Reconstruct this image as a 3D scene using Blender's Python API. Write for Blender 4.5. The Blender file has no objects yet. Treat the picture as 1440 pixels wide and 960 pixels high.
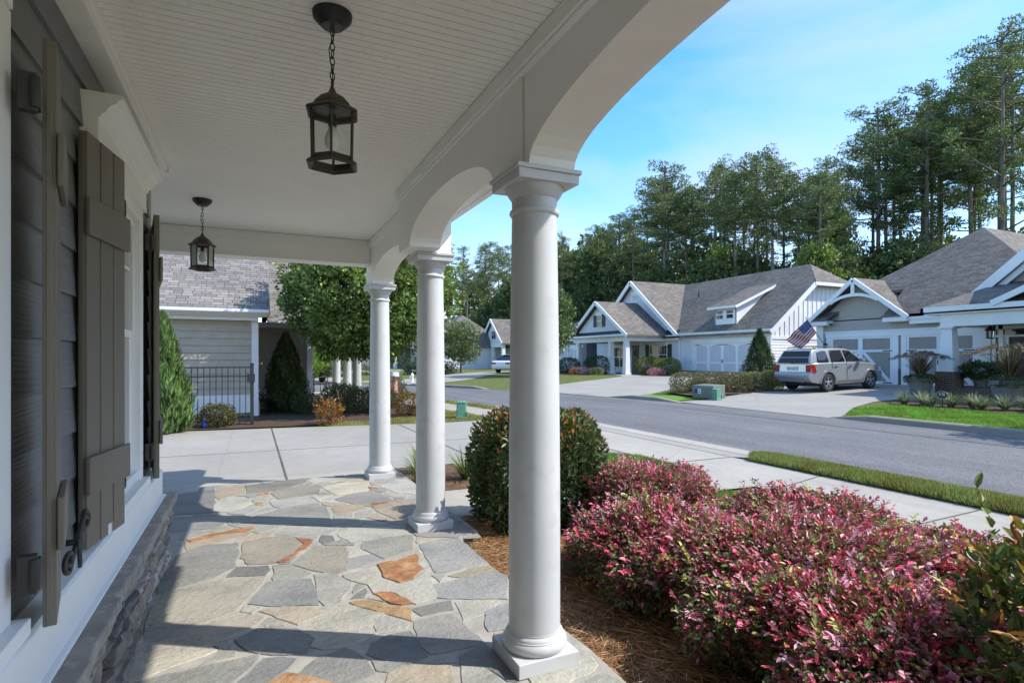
import bpy, bmesh, math, random
import numpy as np
from mathutils import Vector, Matrix
sc = bpy.context.scene
COL = sc.collection
R = math.radians
rnd = random.Random(7)
TH = math.atan(368/800.0); ST, CT = math.sin(TH), math.cos(TH)
HC = 1.5                                   # eye height above the porch floor

def gpt(u, v, z=0.0):
    """point at height z seen at pixel (u, v) of the 1440x960 photograph"""
    d = 800*(HC-z)/(v-503.0); l = (u-720)/800.0*d
    return (d*ST+l*CT, d*CT-l*ST, z)

# ---------------------------------------------------------------- tagging
def tag(o, label=None, cat=None, group=None, kind=None):
    if label: o['label'] = label
    if cat: o['category'] = cat
    if group: o['group'] = group
    if kind: o['kind'] = kind
    return o

def empty(name, loc=(0,0,0), rz=0, label=None, cat=None, group=None):
    o = bpy.data.objects.new(name, None); o.empty_display_size = .1
    COL.objects.link(o); o.location = loc; o.rotation_euler = (0,0,rz)
    return tag(o, label, cat, group)

def kids(o): return [c for c in bpy.data.objects if c.parent == o]
def dup(o, parent=None, loc=None, rz=None, sc_=None, label=None, group=None):
    ch = kids(o)
    c = o.copy(); COL.objects.link(c)
    if parent is not None: c.parent = parent
    if loc is not None: c.location = loc
    if rz is not None: c.rotation_euler = (0,0,rz)
    if sc_ is not None: c.scale = sc_ if hasattr(sc_, '__len__') else (sc_,)*3
    if label: c['label'] = label
    if group: c['group'] = group
    for k in ch: dup(k, c)
    return c

def wloc(p):
    v = Vector((0,0,0))
    while p is not None: v = v+p.location; p = p.parent
    return v

# ---------------------------------------------------------------- materials
MATS = {}
def nt(name):
    m = bpy.data.materials.new(name); m.use_nodes = True
    t = m.node_tree; b = t.nodes['Principled BSDF']
    MATS[name] = m
    return m, t, b
def N(t, ty, **kw):
    n = t.nodes.new(ty)
    for k, v in kw.items():
        if k.startswith('i_'): n.inputs[k[2:].replace('_',' ')].default_value = v
        else: setattr(n, k, v)
    return n
def ramp(t, fac, stops):
    r = N(t, 'ShaderNodeValToRGB'); e = r.color_ramp.elements
    while len(e) < len(stops): e.new(.5)
    for i, (p, c) in enumerate(stops):
        e[i].position = p; e[i].color = (*c, 1) if len(c) == 3 else c
    t.links.new(fac, r.inputs[0]); return r
def mixc(t, fac, a, b, blend='MIX'):
    m = N(t, 'ShaderNodeMix', data_type='RGBA', blend_type=blend)
    for i, v in ((0, fac), (6, a), (7, b)):
        if hasattr(v, 'is_linked') or isinstance(v, bpy.types.NodeSocket): t.links.new(v, m.inputs[i])
        elif i == 0: m.inputs[0].default_value = v
        else: m.inputs[i].default_value = (*v, 1)
    return m.outputs[2]
def coords(t, kind='Object', scale=(1,1,1), rot=(0,0,0)):
    tc = N(t, 'ShaderNodeTexCoord'); mp = N(t, 'ShaderNodeMapping')
    mp.inputs['Scale'].default_value = scale; mp.inputs['Rotation'].default_value = rot
    t.links.new(tc.outputs[kind], mp.inputs[0]); return mp.outputs[0]
def noise(t, vec, scale, detail=5, rough=.55):
    n = N(t, 'ShaderNodeTexNoise', i_Scale=scale, i_Detail=detail, i_Roughness=rough)
    t.links.new(vec, n.inputs['Vector']); return n.outputs[0]
def bump(t, b, h, strength, dist=.01):
    bp = N(t, 'ShaderNodeBump', i_Strength=strength, i_Distance=dist)
    t.links.new(h, bp.inputs['Height']); t.links.new(bp.outputs[0], b.inputs['Normal'])

def pm(name, col, col2=None, rough=.6, ns=3, lo=.35, hi=.65, bmp=0, bs=60, bd=.005, metal=0, kind='Object', stretch=(1,1,1), col3=None, ns3=20, spec=.5):
    m, t, b = nt(name)
    b.inputs['Roughness'].default_value = rough; b.inputs['Metallic'].default_value = metal
    b.inputs['Specular IOR Level'].default_value = spec
    if col2 is None: col2 = tuple(c*.88 for c in col)
    v = coords(t, kind, stretch)
    c = ramp(t, noise(t, v, ns), [(lo, col2), (hi, col)]).outputs[0]
    if col3 is not None:
        f = ramp(t, noise(t, v, ns3, 3), [(.55, (0,0,0)), (.72, (1,1,1))]).outputs[0]
        c = mixc(t, f, c, col3)
    t.links.new(c, b.inputs['Base Color'])
    if bmp: bump(t, b, noise(t, v, bs, 4), bmp, bd)
    return m

def leafm(name, rough=.5, trans=.25, tint=(1,1,1)):
    m, t, b = nt(name)
    a = N(t, 'ShaderNodeAttribute', attribute_name='Col')
    b.inputs['Roughness'].default_value = rough
    t.links.new(a.outputs['Color'], b.inputs['Base Color'])
    tr = N(t, 'ShaderNodeBsdfTranslucent')
    bc = mixc(t, .35, a.outputs['Color'], (.20,.26,.02))
    t.links.new(bc, tr.inputs[0])
    mx = N(t, 'ShaderNodeMixShader'); mx.inputs[0].default_value = trans
    t.links.new(b.outputs[0], mx.inputs[1]); t.links.new(tr.outputs[0], mx.inputs[2])
    t.links.new(mx.outputs[0], t.nodes['Material Output'].inputs[0])
    return m

def shingle(name, c1, c2, mort, cw=.30, ch=.145):
    m, t, b = nt(name); b.inputs['Roughness'].default_value = .9; b.inputs['Specular IOR Level'].default_value = .2
    v = coords(t, 'UV')
    # break straight columns up a little
    br = N(t, 'ShaderNodeTexBrick', offset=.41, squash=.8, squash_frequency=3)
    t.links.new(v, br.inputs['Vector'])
    br.inputs['Scale'].default_value = 1
    br.inputs['Brick Width'].default_value = cw; br.inputs['Row Height'].default_value = ch
    br.inputs['Mortar Size'].default_value = .008; br.inputs['Mortar Smooth'].default_value = .2
    br.inputs['Bias'].default_value = 0
    br.inputs['Color1'].default_value = (*c1,1); br.inputs['Color2'].default_value = (*c2,1); br.inputs['Mortar'].default_value = (*mort,1)
    f = ramp(t, noise(t, v, .6, 3), [(.3,(.82,.82,.84)),(.7,(1.08,1.06,1.03))]).outputs[0]
    c = mixc(t, 1, br.outputs[0], f, 'MULTIPLY')
    f2 = ramp(t, noise(t, v, 90, 2), [(.3,(.8,.8,.8)),(.7,(1.15,1.15,1.15))]).outputs[0]
    c = mixc(t, 1, c, f2, 'MULTIPLY')
    t.links.new(c, b.inputs['Base Color'])
    bump(t, b, br.outputs['Fac'], -.6, .02)
    return m

def brickm(name, c1, c2, mort, bw=.22, rh=.075, ms=.012):
    m, t, b = nt(name); b.inputs['Roughness'].default_value = .9
    v = coords(t, 'UV'); br = N(t, 'ShaderNodeTexBrick'); t.links.new(v, br.inputs['Vector'])
    br.inputs['Scale'].default_value = 1; br.inputs['Brick Width'].default_value = bw; br.inputs['Row Height'].default_value = rh
    br.inputs['Mortar Size'].default_value = ms
    br.inputs['Color1'].default_value = (*c1,1); br.inputs['Color2'].default_value = (*c2,1); br.inputs['Mortar'].default_value = (*mort,1)
    t.links.new(br.outputs[0], b.inputs['Base Color']); bump(t, b, br.outputs['Fac'], -.6, .02)
    return m

def glassm(name, col=(.02,.025,.03), rough=.03, sp=.6):
    m, t, b = nt(name); b.inputs['Base Color'].default_value = (*col,1); b.inputs['Roughness'].default_value = rough
    b.inputs['Specular IOR Level'].default_value = sp
    return m

def clearglass(name):
    m, t, b = nt(name)
    tr = N(t, 'ShaderNodeBsdfTransparent'); gl = N(t, 'ShaderNodeBsdfGlossy'); gl.inputs['Roughness'].default_value = .05
    fr = N(t, 'ShaderNodeFresnel', i_IOR=1.35)
    tr.inputs[0].default_value = (.9,.92,.92,1)
    mx = N(t, 'ShaderNodeMixShader'); t.links.new(fr.outputs[0], mx.inputs[0])
    t.links.new(tr.outputs[0], mx.inputs[1]); t.links.new(gl.outputs[0], mx.inputs[2])
    t.links.new(mx.outputs[0], t.nodes['Material Output'].inputs[0]); return m

WHITE = pm('white_paint', (.87,.86,.825), (.82,.81,.775), .5, ns=1.3, bmp=.05, bs=150, col3=(.81,.80,.765), ns3=5)
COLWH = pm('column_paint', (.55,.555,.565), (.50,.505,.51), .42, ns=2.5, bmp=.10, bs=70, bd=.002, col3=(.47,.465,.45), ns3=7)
CEILM = pm('ceiling_paint', (.89,.875,.82), (.84,.82,.77), .55, ns=1.1, lo=.3, hi=.7, col3=(.80,.78,.73), ns3=30)
TRIMW = pm('trim_white', (.82,.82,.82), (.74,.74,.74), .5, ns=.8)
# siding with cast wood grain
def sidingm(name, col):
    m, t, b = nt(name); b.inputs['Roughness'].default_value = .6
    v = coords(t, 'Object', (1, .35, 5))
    n1 = noise(t, v, 6, 6, .7)
    w = N(t, 'ShaderNodeTexWave', bands_direction='Z', i_Scale=3.2, i_Distortion=9, i_Detail=3)
    w.inputs['Detail Scale'].default_value = 1.5
    t.links.new(v, w.inputs['Vector'])
    c = ramp(t, n1, [(.3, tuple(x*.9 for x in col)), (.7, col)]).outputs[0]
    t.links.new(c, b.inputs['Base Color']); bump(t, b, w.outputs[1], .45, .003)
    return m
SIDING = sidingm('grey_siding', (.19,.195,.20))
SHUTTER = pm('shutter_paint', (.17,.148,.118), (.145,.126,.10), .5, ns=4, bmp=.15, bs=30, stretch=(1,1,.15), bd=.002)
IRON = pm('black_iron', (.02,.02,.02), (.035,.033,.03), .5, bmp=.2)
BRONZE = pm('bronze_metal', (.035,.03,.022), (.06,.05,.03), .45, ns=8, metal=.3)
BRASSCAP = pm('worn_bronze_cap', (.11,.085,.04), (.05,.042,.025), .5, ns=6, metal=.3)
CAPST = pm('capstone', (.30,.275,.24), (.22,.20,.18), .85, ns=7, bmp=.6, bs=25, bd=.012, col3=(.38,.36,.32), ns3=18)
MORTAR = pm('mortar', (.36,.345,.305), (.28,.265,.232), .9, ns=9, bmp=.5, bs=60, bd=.006, col3=(.41,.395,.355), ns3=5)
def ledgem():
    m, t, b = nt('ledge_stone'); b.inputs['Roughness'].default_value = .9
    a = N(t, 'ShaderNodeAttribute', attribute_name='Col'); v = coords(t)
    c = mixc(t, 1, a.outputs['Color'], ramp(t, noise(t, v, 14, 8), [(.3,(.6,.6,.6)),(.7,(1.3,1.25,1.2))]).outputs[0], 'MULTIPLY')
    t.links.new(c, b.inputs['Base Color']); bump(t, b, noise(t, v, 22, 8, .7), .9, .03); return m
LEDGE = ledgem()
def flagm():
    m, t, b = nt('flagstone'); b.inputs['Roughness'].default_value = .7
    a = N(t, 'ShaderNodeAttribute', attribute_name='Col'); a2 = N(t, 'ShaderNodeAttribute', attribute_name='Mix')
    v = coords(t, 'Object', (1,1.3,1), (0,0,.5))
    n = noise(t, v, 2.2, 9, .65)
    c = mixc(t, 1, a.outputs['Color'], ramp(t, n, [(.3,(.70,.71,.73)),(.48,(.98,.98,.98)),(.72,(1.2,1.17,1.12))]).outputs[0], 'MULTIPLY')
    c = mixc(t, 1, c, ramp(t, noise(t, v, 60, 6, .7), [(.3,(.88,.88,.88)),(.7,(1.09,1.09,1.09))]).outputs[0], 'MULTIPLY')
    c = mixc(t, 1, c, ramp(t, noise(t, coords(t,'Object',(1,4,1),(0,0,.42)), 4.5, 8, .72), [(.30,(.70,.71,.73)),(.46,(1,1,1)),(.60,(1.02,1.0,.96)),(.74,(1.16,1.08,.94))]).outputs[0], 'MULTIPLY')
    # iron stain with a shape of its own, strongest on the stones that carry it
    s = N(t, 'ShaderNodeMath', operation='MULTIPLY')
    t.links.new(ramp(t, noise(t, coords(t,'Object',(1,3.5,1),(0,0,.35)), 5, 8, .7), [(.42,(0,0,0)),(.55,(1,1,1))]).outputs[0], s.inputs[0])
    t.links.new(a2.outputs['Fac'], s.inputs[1])
    c = mixc(t, s.outputs[0], c, ramp(t, noise(t, v, 9, 5), [(.35,(.20,.085,.035)),(.5,(.36,.16,.055)),(.68,(.46,.33,.19))]).outputs[0])
    t.links.new(c, b.inputs['Base Color'])
    h = N(t, 'ShaderNodeMath', operation='ADD'); t.links.new(noise(t, v, 5, 9, .65), h.inputs[0]); t.links.new(noise(t, v, 24, 5, .6), h.inputs[1])
    bump(t, b, h.outputs[0], .65, .02)
    return m
FLAG = flagm()
def concretem(name, c1, c2, sc_=1.0):
    m, t, b = nt(name); b.inputs['Roughness'].default_value = .85; b.inputs['Specular IOR Level'].default_value = .25
    v = coords(t)
    c = ramp(t, noise(t, v, .55*sc_, 7, .6), [(.3, c2), (.68, c1)]).outputs[0]
    c = mixc(t, 1, c, ramp(t, noise(t, v, 7, 8, .7), [(.3,(.9,.9,.89)),(.7,(1.06,1.06,1.05))]).outputs[0], 'MULTIPLY')
    c = mixc(t, 1, c, ramp(t, noise(t, v, 120, 2), [(.25,(.88,.88,.88)),(.75,(1.08,1.08,1.08))]).outputs[0], 'MULTIPLY')
    # drip and tyre stains
    st = ramp(t, noise(t, coords(t,'Object',(.5,.12,1)), 2.5, 4), [(.60,(0,0,0)),(.75,(1,1,1))]).outputs[0]
    k = N(t, 'ShaderNodeMath', operation='MULTIPLY'); t.links.new(st, k.inputs[0]); k.inputs[1].default_value = .34
    c = mixc(t, k.outputs[0], c, (.2,.185,.16))
    cv = N(t, 'ShaderNodeTexVoronoi', feature='DISTANCE_TO_EDGE', i_Scale=.23)
    wv_ = N(t, 'ShaderNodeMix', data_type='VECTOR'); wv_.inputs[0].default_value = .12
    nn_ = N(t, 'ShaderNodeTexNoise', i_Scale=2.2, i_Detail=6); t.links.new(v, nn_.inputs['Vector'])
    t.links.new(v, wv_.inputs[4]); t.links.new(nn_.outputs['Color'], wv_.inputs[5]); t.links.new(wv_.outputs[1], cv.inputs['Vector'])
    c = mixc(t, ramp(t, cv.outputs[0], [(.0,(.22,.22,.22)),(.0014,(0,0,0))]).outputs[0], c, (.13,.12,.10))
    t.links.new(c, b.inputs['Base Color']); bump(t, b, noise(t, v, 160, 3), .25, .004)
    return m
CONC = concretem('concrete', (.345,.33,.297), (.285,.272,.244))
WALK = concretem('walk_concrete', (.395,.37,.32), (.32,.30,.262))
KERB = concretem('kerb_concrete', (.30,.27,.22), (.22,.20,.165))
GUTTER = concretem('gutter_concrete', (.42,.385,.33), (.35,.32,.28))
def asphaltm():
    m, t, b = nt('asphalt'); b.inputs['Roughness'].default_value = .85; b.inputs['Specular IOR Level'].default_value = .3
    v = coords(t)
    c = ramp(t, noise(t, v, .35, 6), [(.3,(.122,.124,.127)),(.7,(.158,.158,.160))]).outputs[0]
    sp = N(t, 'ShaderNodeTexVoronoi', i_Scale=75.0); t.links.new(v, sp.inputs['Vector'])
    c = mixc(t, 1, c, ramp(t, sp.outputs['Color'], [(.1,(.55,.55,.56)),(.55,(1,1,1)),(.95,(1.75,1.72,1.66))]).outputs[0], 'MULTIPLY')
    # paver seam and slightly darker lane
    lane = ramp(t, noise(t, coords(t,'Object',(1.1,.03,1)), 1.4, 3), [(.42,(.9,.9,.9)),(.56,(1.06,1.06,1.06))]).outputs[0]
    c = mixc(t, 1, c, lane, 'MULTIPLY')
    t.links.new(c, b.inputs['Base Color']); bump(t, b, sp.outputs[0], .35, .006); return m
ASPH = asphaltm()
SEAM = pm('seam_tar', (.05,.05,.052), (.07,.07,.07), .8)
JOINT = pm('joint_fill', (.07,.062,.05), (.11,.10,.08), .95)
LAWNM = pm('lawn_turf', (.145,.165,.055), (.105,.13,.042), .95, ns=2.5, bmp=.8, bs=90, bd=.03, col3=(.13,.13,.04), ns3=7, spec=.1)
LAWNB = pm('lawn_bright', (.16,.30,.045), (.12,.245,.035), .95, ns=2, bmp=.8, bs=90, bd=.03, spec=.1)
DRYG = pm('lawn_dry', (.20,.20,.06), (.15,.17,.05), .95, ns=3, bmp=.8, bs=90, bd=.03, col3=(.22,.18,.08), ns3=6, spec=.1)
SOIL = pm('mulch_soil', (.085,.05,.03), (.05,.03,.02), .95, ns=9, bmp=.9, bs=50, bd=.03, col3=(.16,.09,.055), ns3=30)
STRAWB = pm('straw_base', (.17,.095,.045), (.09,.05,.026), .95, ns=8, bmp=.9, bs=60, bd=.03, col3=(.2,.11,.05), ns3=25)
BARK = pm('pine_bark', (.24,.205,.175), (.12,.10,.085), .95, ns=6, stretch=(1,1,.3), bmp=.8, bs=14, bd=.05)
BARK2 = pm('smooth_bark', (.12,.10,.08), (.07,.055,.045), .9, ns=6, bmp=.5, bs=20, bd=.02)
LEAF = leafm('leaf', .5, .30); NEEDLE = leafm('needle', .6, .25); GLOSSL = leafm('glossy_leaf', .46, .18); PETAL = leafm('petal', .6, .35)
GRASSB = leafm('grass_blade', .6, .3); STRAWN = leafm('straw_needle', .6, .1)
ROOFG = shingle('roof_shingle_grey', (.225,.203,.178), (.14,.127,.112), (.06,.055,.05))
ROOFD = shingle('roof_shingle_near', (.28,.262,.245), (.17,.16,.15), (.07,.065,.061), .27, .13)
METALR = pm('dark_metal_roof', (.05,.055,.06), (.035,.04,.045), .45, metal=.3)
TAUPE = pm('taupe_siding', (.45,.40,.355), (.38,.34,.30), .8, ns=14, bmp=.3, bs=20)
TAUPED = pm('taupe_door_panel', (.31,.275,.24), (.285,.25,.22), .6, ns=2)
BLUEG = pm('bluegrey_siding', (.70,.71,.74), (.64,.65,.68), .75, ns=5)
BLUED = pm('bluegrey_panel', (.60,.59,.63), (.56,.55,.59), .6, ns=2)
GREIGE = pm('greige_siding', (.45,.395,.32), (.39,.345,.28), .75, ns=4)
DKGREY = pm('dark_grey_siding', (.20,.20,.205), (.165,.165,.17), .75, ns=4)
BRICK = brickm('brick', (.16,.07,.045), (.10,.05,.035), (.16,.14,.12))
STONEV = brickm('stone_veneer_far', (.30,.27,.23), (.16,.15,.14), (.2,.18,.16), .3, .12, .02)
GLASS = glassm('window_glass'); CARGL = glassm('car_glass', (.010,.012,.016), .03, .5)
CLEAR = clearglass('lantern_glass')
BLACKD = pm('dark_shutter_far', (.03,.032,.034), (.045,.045,.045), .6)
DARKDOOR = pm('dark_door', (.025,.024,.023), (.04,.035,.03), .4)
GREENB = pm('utility_green', (.13,.30,.20), (.11,.26,.175), .55, ns=4)
GREEND = pm('transformer_green', (.17,.20,.17), (.145,.175,.148), .55, ns=4)
FENCEM = pm('fence_black', (.018,.018,.02), (.03,.03,.03), .4)
TERRA = pm('grey_pot', (.20,.19,.175), (.15,.14,.13), .8, ns=5, bmp=.2)
SILVER = pm('silver_paint', (.40,.405,.41), (.38,.385,.39), .2, ns=.5, metal=.45)
MATS['silver_paint'].node_tree.nodes['Principled BSDF'].inputs['Coat Weight'].default_value = .7
CLAD = pm('grey_cladding', (.17,.17,.17), (.14,.14,.14), .5)
CARW = pm('white_car_paint', (.75,.76,.78), (.72,.73,.75), .3, ns=.5)
RUBBER = pm('tyre_rubber', (.018,.018,.018), (.03,.03,.03), .8)
RIMM = pm('alloy_rim', (.62,.62,.63), (.5,.5,.5), .3, metal=.7)
REDL = pm('red_lens', (.35,.02,.02), (.25,.015,.015), .15)
CLEARL = pm('clear_lens', (.7,.7,.7), (.6,.6,.6), .1)
RED = pm('flag_red', (.62,.03,.05), (.56,.025,.045), .8); FWHITE = pm('flag_white', (.9,.9,.9), (.86,.86,.86), .8); FBLUE = pm('flag_blue', (.025,.05,.30), (.02,.04,.26), .8)
BULBM = pm('frosted_bulb', (.85,.85,.83), (.8,.8,.78), .4)
FABRIC = pm('dark_cushion', (.035,.035,.04), (.05,.05,.055), .9)
ORANGEF = pm('flag_orange', (.55,.11,.03), (.75,.6,.5), .8, ns=9, col3=(.5,.05,.03), ns3=12)
WHITEM = pm('white_enamel', (.8,.8,.8), (.7,.7,.7), .4)
BLUEP = pm('blue_plastic', (.03,.08,.6), (.02,.06,.5), .4)

# ---------------------------------------------------------------- mesh builder
class MB:
    def __init__(s): s.v = []; s.f = []; s.m = []; s.c = []; s.mi = 0; s.col = None
    def add(s, vs, fs):
        o = len(s.v); s.v += [tuple(p) for p in vs]
        if s.col is not None: s.c += [s.col]*len(vs)
        for f in fs: s.f.append([o+i for i in f]); s.m.append(s.mi)
        return s
    def box(s, a, b):
        x0,y0,z0 = (min(p,q) for p,q in zip(a,b)); x1,y1,z1 = (max(p,q) for p,q in zip(a,b))
        return s.add([(x0,y0,z0),(x1,y0,z0),(x1,y1,z0),(x0,y1,z0),(x0,y0,z1),(x1,y0,z1),(x1,y1,z1),(x0,y1,z1)],
              [(0,3,2,1),(4,5,6,7),(0,1,5,4),(1,2,6,5),(2,3,7,6),(3,0,4,7)])
    def taper(s, c, z0, z1, w0, w1):
        x, y = c
        return s.add([(x-w0,y-w0,z0),(x+w0,y-w0,z0),(x+w0,y+w0,z0),(x-w0,y+w0,z0),(x-w1,y-w1,z1),(x+w1,y-w1,z1),(x+w1,y+w1,z1),(x-w1,y+w1,z1)],
              [(0,3,2,1),(4,5,6,7),(0,1,5,4),(1,2,6,5),(2,3,7,6),(3,0,4,7)])
    def slab(s, pts, t, vec=None):
        n = len(pts); d = Vector(vec) if vec else Vector((0,0,-1)); d = d*t
        lo = [tuple(Vector(p)+d) for p in pts]
        return s.add(list(pts)+lo, [list(range(n)), list(range(2*n-1, n-1, -1))]+[(i, n+i, n+(i+1)%n, (i+1)%n) for i in range(n)])
    def prism(s, pts, axis, a0, a1):
        """2-D outline extruded along an axis: axis 0 -> pts are (y,z); 1 -> (x,z); 2 -> (x,y)"""
        def mk(p, a): return (a,p[0],p[1]) if axis == 0 else ((p[0],a,p[1]) if axis == 1 else (p[0],p[1],a))
        n = len(pts)
        return s.add([mk(p,a0) for p in pts]+[mk(p,a1) for p in pts],
              [list(range(n)), list(range(2*n-1,n-1,-1))]+[(i, n+i, n+(i+1)%n, (i+1)%n) for i in range(n)])
    def beam(s, p0, p1, w, h, up=(0,0,1)):
        p0, p1 = Vector(p0), Vector(p1); d = (p1-p0).normalized(); u = Vector(up)
        if abs(d.dot(u)) > .98: u = Vector((1,0,0))
        r = d.cross(u).normalized()*(w/2); u = r.cross(d).normalized()*(h/2)
        vs = [p0-r-u, p0+r-u, p0+r+u, p0-r+u, p1-r-u, p1+r-u, p1+r+u, p1-r+u]
        return s.add(vs, [(0,3,2,1),(4,5,6,7),(0,1,5,4),(1,2,6,5),(2,3,7,6),(3,0,4,7)])
    def tube(s, pts, r, n=8, cap=True):
        pts = [Vector(p) for p in pts]; rs = r if hasattr(r,'__len__') else [r]*len(pts)
        vs = []; ref = Vector((.31,.2,.93))
        for i, p in enumerate(pts):
            d = (pts[min(i+1,len(pts)-1)]-pts[max(i-1,0)]).normalized()
            if abs(d.dot(ref)) > .95: ref = Vector((1,.1,0))
            a = d.cross(ref).normalized(); b = d.cross(a)
            for k in range(n):
                t = 2*math.pi*k/n; vs.append(p+(a*math.cos(t)+b*math.sin(t))*rs[i])
        fs = [(i*n+k, i*n+(k+1)%n, (i+1)*n+(k+1)%n, (i+1)*n+k) for i in range(len(pts)-1) for k in range(n)]
        if cap: fs += [list(range(n-1,-1,-1)), list(range((len(pts)-1)*n, len(pts)*n))]
        return s.add(vs, fs)
    def lathe(s, prof, n=24, c=(0,0,0), cap=True, ph=0, axis=2):
        vs = []
        for r, z in prof:
            for k in range(n):
                t = 2*math.pi*k/n+ph
                p = (r*math.cos(t), r*math.sin(t), z)
                if axis == 1: p = (p[0], p[2], p[1])
                if axis == 0: p = (p[2], p[0], p[1])
                vs.append((c[0]+p[0], c[1]+p[1], c[2]+p[2]))
        fs = [(i*n+k, i*n+(k+1)%n, (i+1)*n+(k+1)%n, (i+1)*n+k) for i in range(len(prof)-1) for k in range(n)]
        if cap: fs += [list(range(n-1,-1,-1)), list(range((len(prof)-1)*n, len(prof)*n))]
        return s.add(vs, fs)
    def blob(s, c, r, seed=0, n=14, amp=.15):
        rr = random.Random(seed); ph = [(rr.uniform(0,6),rr.uniform(1,3)) for _ in range(4)]
        prof = []
        vs = []
        for i in range(n//2+1):
            a = math.pi*i/(n//2)-math.pi/2
            for k in range(n):
                t = 2*math.pi*k/n
                q = 1+amp*(math.sin(ph[0][0]+ph[0][1]*t*1)*math.cos(2*a)+.5*math.sin(ph[1][0]+2*t+3*a))
                vs.append((c[0]+r[0]*q*math.cos(a)*math.cos(t), c[1]+r[1]*q*math.cos(a)*math.sin(t), c[2]+r[2]*q*math.sin(a)))
        fs = [(i*n+k, i*n+(k+1)%n, (i+1)*n+(k+1)%n, (i+1)*n+k) for i in range(n//2) for k in range(n)]
        return s.add(vs, fs)
    def build(s, name, mats, parent=None, local=False, smooth=False, bevel=0, seg=2, uv=True, fixn=True):
        me = bpy.data.meshes.new(name)
        off = Vector((0,0,0)) if (local or parent is None) else wloc(parent)
        me.from_pydata([tuple(Vector(p)-off) for p in s.v], [], s.f)
        for m in (mats if isinstance(mats, (list,tuple)) else [mats]): me.materials.append(m)
        me.polygons.foreach_set('material_index', s.m)
        if s.c:
            a = me.color_attributes.new('Col','FLOAT_COLOR','POINT')
            a.data.foreach_set('color', np.array([(*c[:3],1) for c in s.c], dtype=np.float32).ravel())
            if len(s.c[0]) > 3:
                a2 = me.attributes.new('Mix','FLOAT','POINT'); a2.data.foreach_set('value', np.array([c[3] for c in s.c], dtype=np.float32))
        if fixn:
            bm = bmesh.new(); bm.from_mesh(me); bmesh.ops.recalc_face_normals(bm, faces=bm.faces); bm.to_mesh(me); bm.free()
        if uv:
            ul = me.uv_layers.new(name='UVMap'); dat = np.zeros(len(me.loops)*2, dtype=np.float32)
            for p in me.polygons:
                nrm = p.normal
                if abs(nrm.z) > .98: a, b = Vector((1,0,0)), Vector((0,1,0))
                else:
                    a = Vector((0,0,1)).cross(nrm).normalized(); b = nrm.cross(a)
                for li in p.loop_indices:
                    co = me.vertices[me.loops[li].vertex_index].co+off
                    dat[li*2] = co.dot(a); dat[li*2+1] = co.dot(b)
            ul.data.foreach_set('uv', dat)
        if smooth:
            me.polygons.foreach_set('use_smooth', [True]*len(me.polygons))
        o = bpy.data.objects.new(name, me); COL.objects.link(o)
        if parent is not None: o.parent = parent
        if smooth == 'auto':
            me.set_sharp_from_angle(angle=R(35))
        if bevel:
            b = o.modifiers.new('edge','BEVEL'); b.width = bevel; b.segments = seg; b.limit_method = 'ANGLE'; b.angle_limit = R(40)
        return o

def quads_np(name, V, mat, C=None, parent=None, local=True, loc=None):
    """V (n,4,3) -> mesh of n loose quads with per-quad colour"""
    n = len(V); me = bpy.data.meshes.new(name)
    off = np.array(wloc(parent)) if (parent is not None and not local) else np.zeros(3)
    me.vertices.add(n*4); me.vertices.foreach_set('co', (V.reshape(-1,3)-off).astype(np.float32).ravel())
    me.loops.add(n*4); me.loops.foreach_set('vertex_index', np.arange(n*4, dtype=np.int32))
    me.polygons.add(n); me.polygons.foreach_set('loop_start', np.arange(0, n*4, 4, dtype=np.int32))
    if C is not None:
        a = me.color_attributes.new('Col','FLOAT_COLOR','POINT')
        c4 = np.ones((n,4,4), dtype=np.float32); c4[:,:,:3] = C[:,None,:]
        a.data.foreach_set('color', c4.ravel())
    me.materials.append(mat); me.update(calc_edges=True); me.validate()
    o = bpy.data.objects.new(name, me); COL.objects.link(o)
    if parent is not None: o.parent = parent
    if loc is not None: o.location = loc
    return o

def nrmz(a): return a/np.maximum(np.linalg.norm(a, axis=-1, keepdims=True), 1e-9)
def leafV(P, D, Nn, L, W, fold=.15, wpos=.45):
    D = nrmz(D); S = nrmz(np.cross(D, Nn)); U = np.cross(S, D)
    L = np.asarray(L).reshape(-1,1); W = np.asarray(W).reshape(-1,1)
    mid = P+D*L*wpos+U*W*fold
    return np.stack([P, mid+S*W*.5, P+D*L-U*L*.08, mid-S*W*.5], axis=1)
def leafV2(P, D, Nn, L, W, fold=.22):
    """oval leaf folded along its midrib: two quads each"""
    D = nrmz(D); S = nrmz(np.cross(D, Nn)); U = np.cross(S, D); L = np.asarray(L).reshape(-1,1); W = np.asarray(W).reshape(-1,1)
    T = P+D*L-U*L*.12; a1, a2 = P+D*L*.30+U*W*fold, P+D*L*.72+U*W*fold*.6-U*L*.04
    l1, l2, r1, r2 = a1+S*W*.5, a2+S*W*.42, a1-S*W*.5, a2-S*W*.42
    return np.concatenate([np.stack([P,l1,l2,T],1), np.stack([P,T,r2,r1],1)])
def pal(rs, n, cols, w=None, jit=.18):
    cols = np.array(cols); w = None if w is None else np.array(w)/np.sum(w)
    c = cols[rs.choice(len(cols), n, p=w)]
    return np.clip(c*(1+rs.normal(0,jit,(n,1)))*(1+rs.normal(0,.06,(n,3))), .004, 1)
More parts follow.
